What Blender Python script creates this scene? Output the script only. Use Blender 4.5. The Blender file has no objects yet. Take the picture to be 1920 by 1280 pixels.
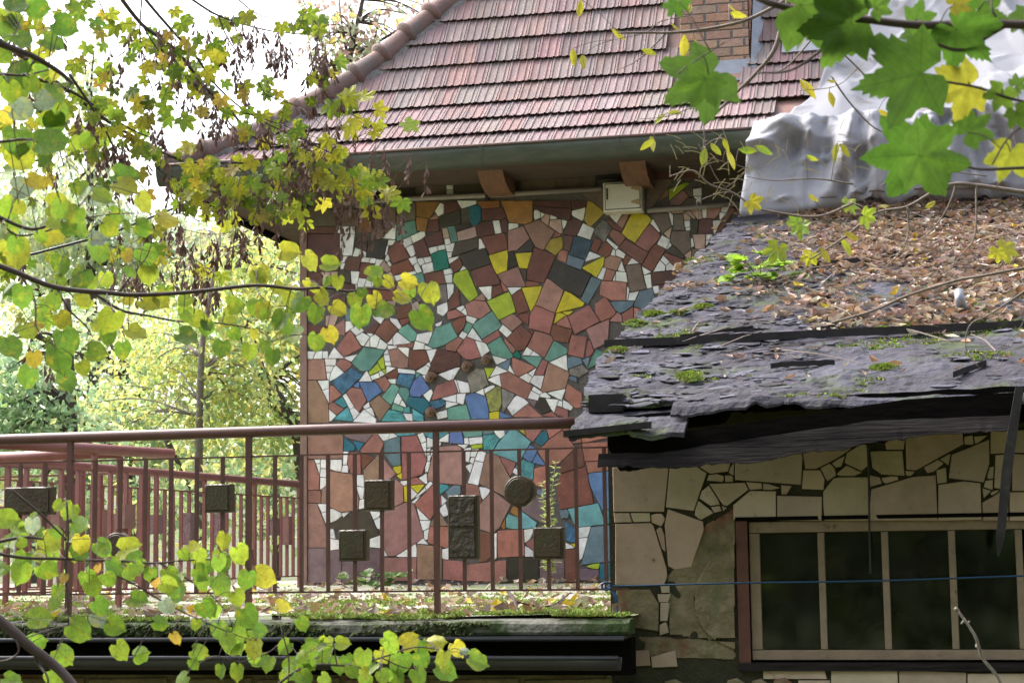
import bpy, bmesh, math, random
from mathutils import Vector, Matrix, noise
random.seed(7)
S = bpy.context.scene
COL = S.collection
rnd = random.uniform
# ------------------------------------------------------------------ camera
F = 3400.0; TH = math.radians(12.8); PH = math.radians(6.6); RO = math.radians(0.8); EZ = 3.0
_f0 = Vector((-math.sin(TH), math.cos(TH), 0)); _r0 = Vector((math.cos(TH), math.sin(TH), 0)); _z = Vector((0, 0, 1))
FW = math.cos(PH)*_f0 + math.sin(PH)*_z; _u0 = -math.sin(PH)*_f0 + math.cos(PH)*_z
UP = math.cos(RO)*_u0 + math.sin(RO)*_r0; RT = math.cos(RO)*_r0 - math.sin(RO)*_u0
EYE = Vector((0, 0, EZ))
cam = bpy.data.cameras.new('camera'); camo = bpy.data.objects.new('camera', cam); COL.objects.link(camo)
cam.sensor_width = 36; cam.lens = 36*F/1920; cam.clip_start = 0.05; cam.clip_end = 600
camo.matrix_world = Matrix(((RT.x, UP.x, -FW.x, 0), (RT.y, UP.y, -FW.y, 0), (RT.z, UP.z, -FW.z, EZ), (0, 0, 0, 1)))
cam.dof.use_dof = True; cam.dof.focus_distance = 11.5; cam.dof.aperture_fstop = 11
S.camera = camo
# ------------------------------------------------------------------ sky, sun, exposure
SUN_EL, SUN_AZ = math.radians(50), math.radians(-66)   # azimuth measured clockwise from +Y
W = bpy.data.worlds.new('World'); S.world = W; W.use_nodes = True
nt = W.node_tree; bg = nt.nodes['Background']
sky = nt.nodes.new('ShaderNodeTexSky'); sky.sky_type = 'NISHITA'; sky.sun_disc = False
sky.sun_elevation = SUN_EL; sky.sun_rotation = SUN_AZ; sky.air_density = 1.0; sky.dust_density = 6.0; sky.ozone_density = 1.0
hs = nt.nodes.new('ShaderNodeHueSaturation'); hs.inputs['Saturation'].default_value = 0.45
nt.links.new(sky.outputs[0], hs.inputs['Color']); nt.links.new(hs.outputs[0], bg.inputs['Color'])
bg.inputs['Strength'].default_value = 0.15
sl = bpy.data.lights.new('sun', 'SUN'); so = bpy.data.objects.new('sun', sl); COL.objects.link(so)
sl.energy = .8; sl.angle = math.radians(50); sl.color = (1, .96, .9)
_sd = Vector((math.sin(SUN_AZ)*math.cos(SUN_EL), math.cos(SUN_AZ)*math.cos(SUN_EL), math.sin(SUN_EL)))
so.rotation_euler = _sd.to_track_quat('Z', 'Y').to_euler(); so.location = (0, 0, 40)
S.view_settings.view_transform = 'Standard'; S.view_settings.look = 'None'
S.view_settings.gamma = 1; S.view_settings.use_curve_mapping = False
S.view_settings.exposure = 2.0
S.cycles.use_denoising = True; S.cycles.max_bounces = 8; S.cycles.transparent_max_bounces = 12
S.cycles.caustics_reflective = False; S.cycles.caustics_refractive = False
try: S.cycles.denoiser = 'OPENIMAGEDENOISE'
except Exception: pass

# ------------------------------------------------------------------ helpers
def ray(px, py): return FW*F + RT*(px-960) + UP*(640-py)
def aty(px, py, y): d = ray(px, py); return EYE + d*(y/d.y)
def atz(px, py, z): d = ray(px, py); return EYE + d*((z-EZ)/d.z)
def atd(px, py, dist): return EYE + ray(px, py)*(dist/F)
def atpl(px, py, p0, n): d = ray(px, py); return EYE + d*((p0-EYE).dot(n)/d.dot(n))
def proj(p):
    v = p-EYE; k = F/v.dot(FW); return 960+k*v.dot(RT), 640-k*v.dot(UP)

MATS = {}
def mat(name, col=(.5, .5, .5), rough=.7, src=None, nscale=6, namt=.25, n2=None, bump=.0, bscale=30, spec=.5, metal=0, coords='Object', transl=0, stretch=None, coat=0):
    """procedural surface; src None: fixed colour, 'obj': object colour, 'Col': colour attribute; n2=(colour, scale, lo, hi) patches"""
    m = bpy.data.materials.new(name); m.use_nodes = True; t = m.node_tree; N = t.nodes; L = t.links
    b = N['Principled BSDF']; b.inputs['Roughness'].default_value = rough; b.inputs['Metallic'].default_value = metal
    b.inputs['Specular IOR Level'].default_value = spec
    if coat: b.inputs['Coat Weight'].default_value = coat; b.inputs['Coat Roughness'].default_value = .12
    tc = N.new('ShaderNodeTexCoord'); co = tc.outputs[coords]
    if coords == 'World':
        pass
    oi = N.new('ShaderNodeObjectInfo')
    addv = N.new('ShaderNodeVectorMath'); addv.operation = 'ADD'
    mulr = N.new('ShaderNodeMath'); mulr.operation = 'MULTIPLY'; mulr.inputs[1].default_value = 37.0
    L.new(oi.outputs['Random'], mulr.inputs[0]); L.new(co, addv.inputs[0]); L.new(mulr.outputs[0], addv.inputs[1])
    cv = addv.outputs[0]
    if stretch:
        mp = N.new('ShaderNodeMapping'); mp.inputs['Scale'].default_value = stretch; L.new(cv, mp.inputs[0]); cv = mp.outputs[0]
    if src == 'obj': base = oi.outputs['Color']
    elif src: a = N.new('ShaderNodeAttribute'); a.attribute_name = src; base = a.outputs['Color']
    else: r = N.new('ShaderNodeRGB'); r.outputs[0].default_value = (*col, 1); base = r.outputs[0]
    nz = N.new('ShaderNodeTexNoise'); nz.inputs['Scale'].default_value = nscale; nz.inputs['Detail'].default_value = 6; nz.inputs['Roughness'].default_value = .65
    L.new(cv, nz.inputs['Vector'])
    mr = N.new('ShaderNodeMapRange'); mr.inputs['From Min'].default_value = .25; mr.inputs['From Max'].default_value = .75
    mr.inputs['To Min'].default_value = 1-namt; mr.inputs['To Max'].default_value = 1+namt; L.new(nz.outputs['Fac'], mr.inputs[0])
    mx = N.new('ShaderNodeVectorMath'); mx.operation = 'SCALE'; L.new(base, mx.inputs[0]); L.new(mr.outputs[0], mx.inputs['Scale'])
    cur = mx.outputs[0]
    for k, (c2, s2, lo, hi) in enumerate(n2 or ()):
        z2 = N.new('ShaderNodeTexNoise'); z2.inputs['Scale'].default_value = s2; z2.inputs['Detail'].default_value = 8; z2.inputs['Roughness'].default_value = .7
        of = N.new('ShaderNodeVectorMath'); of.operation = 'ADD'; of.inputs[1].default_value = (3.1*k+1.7, 7.3*k, 2.2*k); L.new(cv, of.inputs[0]); L.new(of.outputs[0], z2.inputs['Vector'])
        q = N.new('ShaderNodeMapRange'); q.inputs['From Min'].default_value = lo; q.inputs['From Max'].default_value = hi; L.new(z2.outputs['Fac'], q.inputs[0])
        mm = N.new('ShaderNodeMix'); mm.data_type = 'RGBA'; L.new(q.outputs[0], mm.inputs['Factor']); L.new(cur, mm.inputs['A']); mm.inputs['B'].default_value = (*c2, 1)
        cur = mm.outputs['Result']
    L.new(cur, b.inputs['Base Color'])
    if bump:
        bz = N.new('ShaderNodeTexNoise'); bz.inputs['Scale'].default_value = bscale; bz.inputs['Detail'].default_value = 5; L.new(cv, bz.inputs['Vector'])
        bp = N.new('ShaderNodeBump'); bp.inputs['Strength'].default_value = bump; bp.inputs['Distance'].default_value = .02; L.new(bz.outputs['Fac'], bp.inputs['Height']); L.new(bp.outputs[0], b.inputs['Normal'])
    if transl:
        tr = N.new('ShaderNodeBsdfTranslucent'); ms = N.new('ShaderNodeMixShader'); ms.inputs[0].default_value = transl
        L.new(cur, tr.inputs['Color']); L.new(b.outputs[0], ms.inputs[1]); L.new(tr.outputs[0], ms.inputs[2]); L.new(ms.outputs[0], N['Material Output'].inputs['Surface'])
    MATS[name] = m
    return m

def link(o, parent=None):
    COL.objects.link(o)
    if parent is not None: o.parent = parent
    return o
def empty(name, loc, label, cat, group=None):
    o = link(bpy.data.objects.new(name, None)); o.location = loc; o.empty_display_size = .1
    return tag(o, label, cat, group)
def tag(o, label=None, cat=None, group=None, kind=None):
    if label: o['label'] = label
    if cat: o['category'] = cat
    if group: o['group'] = group
    if kind: o['kind'] = kind
    return o
LOC = {}
def child(name, mesh, parent, loc=None, color=None):
    """a part made from a mesh in world coordinates (loc None) or placed at loc"""
    o = bpy.data.objects.new(name, mesh); COL.objects.link(o)
    if parent is not None:
        o.parent = parent
        base = wloc(parent)
        o.location = (Vector(loc) if loc is not None else Vector((0, 0, 0))) - base
    elif loc is not None: o.location = loc
    if color is not None: o.color = (*color[:3], 1)
    return o
def wloc(o):
    v = Vector((0, 0, 0))
    while o is not None: v = v + o.location; o = o.parent
    return v

class MB:
    def __init__(s): s.v = []; s.f = []; s.c = None
    def add(s, vs, fs):
        k = len(s.v); s.v += [tuple(p) for p in vs]; s.f += [tuple(i+k for i in f) for f in fs]; return s
    def box(s, a, b):
        (x0, y0, z0), (x1, y1, z1) = a, b
        return s.add([(x0,y0,z0),(x1,y0,z0),(x1,y1,z0),(x0,y1,z0),(x0,y0,z1),(x1,y0,z1),(x1,y1,z1),(x0,y1,z1)],
                     [(0,3,2,1),(4,5,6,7),(0,1,5,4),(1,2,6,5),(2,3,7,6),(3,0,4,7)])
    def cbox(s, a, b, c=.006):
        """box with chamfered edges on the front and the top/bottom (octagon section along y)"""
        (x0, y0, z0), (x1, y1, z1) = a, b
        def ring(y, i): return [(x0+i,y,z0+i*2),(x0+i*2,y,z0+i),(x1-i*2,y,z0+i),(x1-i,y,z0+i*2),(x1-i,y,z1-i*2),(x1-i*2,y,z1-i),(x0+i*2,y,z1-i),(x0+i,y,z1-i*2)]
        vs = ring(y0, c) + ring(y0+c, c*.25) + ring(y1-c, c*.25) + ring(y1, c)
        fs = [tuple(range(8))] + [(r*8+j, r*8+8+j, r*8+8+(j+1) % 8, r*8+(j+1) % 8) for r in range(3) for j in range(8)] + [tuple(24+i for i in range(7, -1, -1))]
        return s.add(vs, fs)
    def tube(s, pts, rad, n=6, caps=True):
        pts = [Vector(p) for p in pts]; m = len(pts)
        if not hasattr(rad, '__len__'): rad = [rad]*m
        t0 = (pts[1]-pts[0]).normalized(); a = t0.orthogonal().normalized(); vs = []; fs = []
        for i, p in enumerate(pts):
            t = (pts[min(i+1, m-1)]-pts[max(i-1, 0)]).normalized()
            a = (a - t*a.dot(t)); a = a.normalized() if a.length > 1e-6 else t.orthogonal().normalized(); b = t.cross(a)
            vs += [p+(a*math.cos(2*math.pi*k/n)+b*math.sin(2*math.pi*k/n))*rad[i] for k in range(n)]
        for i in range(m-1):
            for k in range(n):
                fs.append((i*n+k, i*n+(k+1) % n, (i+1)*n+(k+1) % n, (i+1)*n+k))
        if caps: fs += [tuple(range(n-1, -1, -1)), tuple((m-1)*n+k for k in range(n))]
        return s.add(vs, fs)
    def prism(s, poly, y0, y1, ch=.004, tilt=None):
        """polygon [(x,z)] facing -y at y0 with a chamfer, sides back to y1"""
        n = len(poly); cx = sum(p[0] for p in poly)/n; cz = sum(p[1] for p in poly)/n
        def ins(d):
            o = []
            for x, z in poly:
                l = math.hypot(x-cx, z-cz) or 1; k = max(0, 1-d/l); o.append((cx+(x-cx)*k, cz+(z-cz)*k))
            return o
        tx, tz = tilt or (0, 0)
        r0 = [(x, y0+(x-cx)*tx+(z-cz)*tz, z) for x, z in ins(ch)]; r1 = [(x, y0+ch*.7+(x-cx)*tx+(z-cz)*tz, z) for x, z in poly]; r2 = [(x, y1, z) for x, z in poly]
        a = sum(poly[i][0]*poly[(i+1) % n][1]-poly[(i+1) % n][0]*poly[i][1] for i in range(n))
        if a < 0: r0.reverse(); r1.reverse(); r2.reverse()
        fs = [tuple(range(n))] + [(r*n+i, (r+1)*n+i, (r+1)*n+(i+1) % n, r*n+(i+1) % n) for r in range(2) for i in range(n)]
        return s.add(r0+r1+r2, fs)
    def mesh(s, name, m, smooth=False, cols=None):
        me = bpy.data.meshes.new(name); me.from_pydata(s.v, [], s.f)
        if m is not None: me.materials.append(m)
        if smooth: me.polygons.foreach_set('use_smooth', [True]*len(me.polygons))
        if cols is not None:       # one colour per face
            at = me.color_attributes.new('Col', 'FLOAT_COLOR', 'CORNER'); buf = []
            for f, c in zip(s.f, cols): buf += [c[0], c[1], c[2], 1]*len(f)
            at.data.foreach_set('color', buf)
        me.update(); return me
    def build(s, name, m, parent=None, smooth=False, cols=None, color=None):
        base = wloc(parent) if parent is not None else Vector((0, 0, 0))
        me = s.mesh(name, m, smooth, cols)
        o = bpy.data.objects.new(name, me); COL.objects.link(o)
        if parent is not None: o.parent = parent; me.transform(Matrix.Translation(-base))
        if color is not None: o.color = (*color[:3], 1)
        return o
def spline(pts, seg=6):
    pts = [Vector(p) for p in pts]; P = [pts[0]*2-pts[1]] + pts + [pts[-1]*2-pts[-2]]; out = []
    for i in range(1, len(P)-2):
        p0, p1, p2, p3 = P[i-1:i+3]
        for k in range(seg):
            t = k/seg; out.append(.5*((2*p1)+(p2-p0)*t+(2*p0-5*p1+4*p2-p3)*t*t+(3*p1-p0-3*p2+p3)*t**3))
    return out + [pts[-1]]
def nz(p, s=1.0): return noise.noise(Vector(p)*s)
def lerp(a, b, t): return tuple(x+(y-x)*t for x, y in zip(a, b))
def jit(c, a): k = rnd(1-a, 1+a); return tuple(min(1, x*k*rnd(1-a*.4, 1+a*.4)) for x in c)

# ------------------------------------------------------------------ materials
mat('tile_glaze', rough=.34, src='obj', nscale=9, namt=.32, n2=[((.07, .055, .045), 5, .62, .85), ((.40, .30, .26), 3.5, .66, .9)], bump=.25, bscale=45, spec=.45)
mat('tile_mottled', rough=.3, src='obj', nscale=11, namt=.75, n2=[((.02, .03, .035), 7, .56, .72), ((.40, .42, .36), 13, .63, .75)], bump=.5, bscale=60, spec=.5)
mat('grout', (.125, .11, .10), .9, nscale=20, namt=.3, bump=.5, bscale=90)
mat('cream_tile', rough=.5, src='obj', nscale=5, namt=.16, n2=[((.10, .075, .04), 15, .63, .70), ((.25, .175, .10), 1.6, .50, .78), ((.10, .10, .05), 3.5, .62, .78)], bump=.12, bscale=40)
mat('dark_grout', (.04, .038, .02), .95, nscale=15, namt=.4, bump=.6, bscale=70)
mat('old_plaster', (.21, .175, .105), .95, nscale=7, namt=.4, n2=[((.20, .075, .05), 3.0, .52, .62), ((.36, .33, .26), 6, .64, .70), ((.11, .12, .05), 4.5, .5, .68)], bump=.8, bscale=26)
mat('roof_clay', rough=.8, src='obj', nscale=5, namt=.3, n2=[((.17, .15, .155), 3.2, .45, .72), ((.36, .34, .33), 13, .65, .74), ((.17, .20, .06), 6, .64, .78), ((.09, .075, .07), 8, .66, .78)], stretch=(2.2, .55, 1), bump=.35, bscale=60)
mat('ridge_clay', (.185, .112, .098), .8, nscale=6, namt=.3, n2=[((.12, .108, .10), 5, .46, .68)], bump=.3, bscale=40)
mat('mortar', (.20, .19, .185), .95, nscale=12, namt=.45, bump=.9, bscale=35)
mat('gutter_green', (.060, .070, .048), .55, nscale=8, namt=.35, n2=[((.11, .085, .075), 3, .52, .72), ((.16, .16, .14), 9, .66, .78)], stretch=(.6, 1, 2), bump=.1, metal=.1)
mat('eave_wood', (.10, .05, .032), .85, nscale=9, namt=.35, stretch=(1, .4, 3), bump=.3)
mat('soffit', (.09, .06, .045), .9, nscale=5, namt=.3)
mat('rafter_wood', (.20, .10, .06), .8, nscale=8, namt=.3, stretch=(4, .5, 2), bump=.3)
mat('grey_pipe', (.30, .26, .235), .5, nscale=6, namt=.2)
mat('white_paint', (.72, .68, .58), .45, nscale=5, namt=.12, n2=[((.25, .13, .06), 11, .68, .74)])
mat('rusty_brass', (.42, .30, .17), .55, nscale=20, namt=.3)
mat('black_metal', (.02, .019, .018), .5, nscale=12, namt=.3)
mat('side_wall', (.24, .15, .12), .85, nscale=5, namt=.25, bump=.3)
mat('brick', rough=.85, src='obj', nscale=12, namt=.25, n2=[((.32, .27, .23), 7, .6, .74)], bump=.5, bscale=50)
mat('zinc', (.25, .265, .30), .42, nscale=9, namt=.2, n2=[((.42, .25, .17), 6, .66, .78)], metal=.35)
mat('tarp', (.35, .35, .385), .85, nscale=3, namt=.08, n2=[((.24, .225, .20), 1.8, .56, .74)], bump=.12, bscale=60, transl=.15, spec=.15)
mat('tar_roof', (.045, .042, .052), .9, nscale=3.5, namt=.35, n2=[((.082, .081, .105), 2.0, .46, .70), ((.05, .048, .05), 3.1, .6, .72), ((.055, .08, .017), 2.3, .53, .68), ((.010, .009, .010), 11, .56, .66), ((.075, .072, .08), 17, .60, .72)], stretch=(.8, .8, 1), bump=1, bscale=26, spec=.15)
mat('tar_flake', (.15, .145, .155), .55, nscale=9, namt=.4, bump=.5, bscale=40)
mat('shade_black_wood', (.006, .005, .0045), .85, nscale=10, namt=.5, stretch=(.5, 1, 2), bump=.4, bscale=20, spec=.04)  # blackened further to hold the deep shade under eave and kerb
mat('grey_wood', (.026, .022, .022), .85, nscale=14, namt=.5, n2=[((.008, .007, .007), 6, .50, .66)], stretch=(.3, 1, 3), bump=.5, bscale=24, spec=.08)
mat('batten', (.028, .025, .026), .8, nscale=14, namt=.4, n2=[((.09, .10, .04), 5, .60, .75)], spec=.2)
mat('frame_wood', (.27, .20, .14), .7, nscale=8, namt=.25, n2=[((.12, .08, .05), 9, .62, .70)], stretch=(1.5, 1, 1.5), bump=.3)
mat('brown_jamb', (.115, .045, .032), .7, nscale=9, namt=.35)
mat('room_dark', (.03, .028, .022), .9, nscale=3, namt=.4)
mat('deck_stone', (.30, .285, .25), .9, nscale=5, namt=.35, n2=[((.14, .20, .045), 2.2, .47, .60), ((.12, .10, .085), 6, .58, .72)], bump=.7, bscale=30)
mat('kerb_stone', (.20, .19, .16), .9, nscale=8, namt=.35, n2=[((.035, .060, .012), 2.2, .42, .56)], bump=.8, bscale=35)
mat('dark_gutter', (.035, .035, .04), .35, nscale=8, namt=.3, spec=.6)
mat('rail_brown', (.105, .045, .038), .42, nscale=10, namt=.25, n2=[((.10, .045, .03), 14, .62, .7)], spec=.5)
mat('rail_pink', (.20, .068, .060), .5, nscale=10, namt=.2, n2=[((.22, .08, .06), 12, .62, .72)])
mat('ceramic_dark', (.055, .034, .016), .38, nscale=6, namt=.45, n2=[((.05, .055, .025), 5, .5, .7)], bump=.3, bscale=60)  # dark glaze; the tone also holds the shade of the backlit fronts
mat('ceramic_rough', (.045, .034, .020), .5, nscale=25, namt=.5, bump=1.0, bscale=28)
mat('ceramic_pink', (.22, .105, .09), .6, nscale=9, namt=.25, bump=.3)
mat('ceramic_purple', (.17, .10, .105), .6, nscale=18, namt=.35, bump=.7, bscale=50)
mat('snail_glaze', (.16, .085, .045), .3, nscale=30, namt=.5, bump=.3)
mat('rope_blue', (.008, .05, .12), .7)
mat('bark', (.085, .065, .055), .9, nscale=20, namt=.4, stretch=(3, 3, .6), bump=.6, bscale=60)
mat('bark_pale', (.20, .17, .14), .9, nscale=16, namt=.35, bump=.4, bscale=60)
mat('twig_dark', (.055, .036, .032), .75, nscale=30, namt=.3)
mat('twig_grey', (.17, .13, .11), .75, nscale=30, namt=.3)
mat('stalk_yellow', (.50, .42, .24), .7)
mat('seed_brown', (.15, .085, .07), .8, src=None, nscale=30, namt=.4, transl=.15)
mat('litter', rough=.75, src='Col', nscale=40, namt=.15, transl=.15)
mat('moss', (.12, .17, .025), .95, nscale=25, namt=.5, bump=1, bscale=120)
mat('ground_soil', (.07, .06, .035), .95, nscale=2, namt=.4, n2=[((.06, .09, .02), 1.1, .45, .6)], bump=.6, bscale=8)
mat('crown_leaf', rough=.6, src='Col', nscale=3, namt=.15, transl=.6)
mat('plant_leaf', rough=.5, src='obj', nscale=9, namt=.25, transl=.4)
mat('sign_black', (.012, .011, .010), .45)
mat('silver', (.55, .55, .55), .35, metal=.5)

# leaf surface: object colour, blotches, and veins drawn in the blade's own coordinates
def leaf_mat(name, transl=.5, spots=.64, spotcol=(.16, .09, .02), rays=(0,), side=0, width=.014, yel=True, ribs=7.0):
    m = mat(name, rough=.5, src='obj', nscale=5, namt=.28, n2=([((.42, .38, .03), 2.2, .52, .72)] if yel else [])+[(spotcol, 8, spots, spots+.07)], transl=transl)
    t = m.node_tree; N = t.nodes; L = t.links
    def mt(op, a, b=None, c=None):
        n = N.new('ShaderNodeMath'); n.operation = op
        for k, v in enumerate((a, b, c)):
            if v is None: continue
            if isinstance(v, (int, float)): n.inputs[k].default_value = v
            else: L.new(v, n.inputs[k])
        return n.outputs[0]
    tc = N.new('ShaderNodeTexCoord'); sp = N.new('ShaderNodeSeparateXYZ'); L.new(tc.outputs['Object'], sp.inputs[0])
    X = mt('ABSOLUTE', sp.outputs[0]); Y = sp.outputs[1]; d = None
    for a in rays:
        c, s_ = math.cos(math.radians(a)), math.sin(math.radians(a))
        e = mt('ABSOLUTE', mt('SUBTRACT', mt('MULTIPLY', X, c), mt('MULTIPLY', Y, s_)))
        dot = mt('ADD', mt('MULTIPLY', X, s_), mt('MULTIPLY', Y, c)); e = mt('ADD', e, mt('MULTIPLY', mt('LESS_THAN', dot, 0), 1.0))
        d = e if d is None else mt('MINIMUM', d, e)
    main = mt('MULTIPLY_ADD', d, -1/width, 1.0)
    fr = mt('FRACT', mt('MULTIPLY', mt('SUBTRACT', Y, mt('MULTIPLY', X, side)), ribs)); rib = mt('MULTIPLY_ADD', mt('ABSOLUTE', mt('SUBTRACT', fr, .5)), -9.0, 1.0)
    v = mt('MAXIMUM', mt('MAXIMUM', main, 0), mt('MULTIPLY', mt('MAXIMUM', rib, 0), .45))
    k = mt('MULTIPLY_ADD', mt('MINIMUM', v, 1.0), -.42, 1.0)
    b = N['Principled BSDF']; src = b.inputs['Base Color'].links[0].from_socket
    sc = N.new('ShaderNodeVectorMath'); sc.operation = 'SCALE'; L.new(src, sc.inputs[0]); L.new(k, sc.inputs['Scale']); L.new(sc.outputs[0], b.inputs['Base Color'])
    for n in N:
        if n.type == 'BSDF_TRANSLUCENT': L.new(sc.outputs[0], n.inputs['Color'])
    return m
leaf_mat('leaf_linden', .55, .575, rays=(0, 42, 78), side=.75, width=.016); leaf_mat('leaf_maple', .48, .62, rays=(0, 51, 107), side=.9, width=.02, ribs=6); leaf_mat('leaf_big', .5, .66, rays=(0, 50, 104), side=.8, width=.010, yel=False, ribs=9); leaf_mat('leaf_ash', .45, .62, (.35, .2, .05), side=.9, width=.012)
m = bpy.data.materials.new('pane_glass'); m.use_nodes = True; N = m.node_tree.nodes; L = m.node_tree.links
N.remove(N['Principled BSDF']); tb = N.new('ShaderNodeBsdfTransparent'); tb.inputs[0].default_value = (.62, .66, .55, 1)
gl = N.new('ShaderNodeBsdfGlossy'); gl.inputs['Roughness'].default_value = .06; gl.inputs['Color'].default_value = (.8, .8, .75, 1)
fr = N.new('ShaderNodeFresnel'); fr.inputs[0].default_value = 1.68; ms = N.new('ShaderNodeMixShader')
L.new(fr.outputs[0], ms.inputs[0]); L.new(tb.outputs[0], ms.inputs[1]); L.new(gl.outputs[0], ms.inputs[2]); df = N.new('ShaderNodeBsdfDiffuse'); df.inputs[0].default_value = (.20, .21, .14, 1); dn = N.new('ShaderNodeTexNoise'); dn.inputs['Scale'].default_value = 6; dn.inputs['Detail'].default_value = 7; dn.inputs['Roughness'].default_value = .7
tcg = N.new('ShaderNodeTexCoord'); L.new(tcg.outputs['Object'], dn.inputs['Vector']); dr = N.new('ShaderNodeMapRange'); dr.inputs['From Min'].default_value = .38; dr.inputs['From Max'].default_value = .75; dr.inputs['To Max'].default_value = .13; L.new(dn.outputs['Fac'], dr.inputs[0])
m2 = N.new('ShaderNodeMixShader'); L.new(dr.outputs[0], m2.inputs[0]); L.new(ms.outputs[0], m2.inputs[1]); L.new(df.outputs[0], m2.inputs[2]); L.new(m2.outputs[0], N['Material Output'].inputs['Surface'])      # dusty film
MATS['pane_glass'] = m
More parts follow.
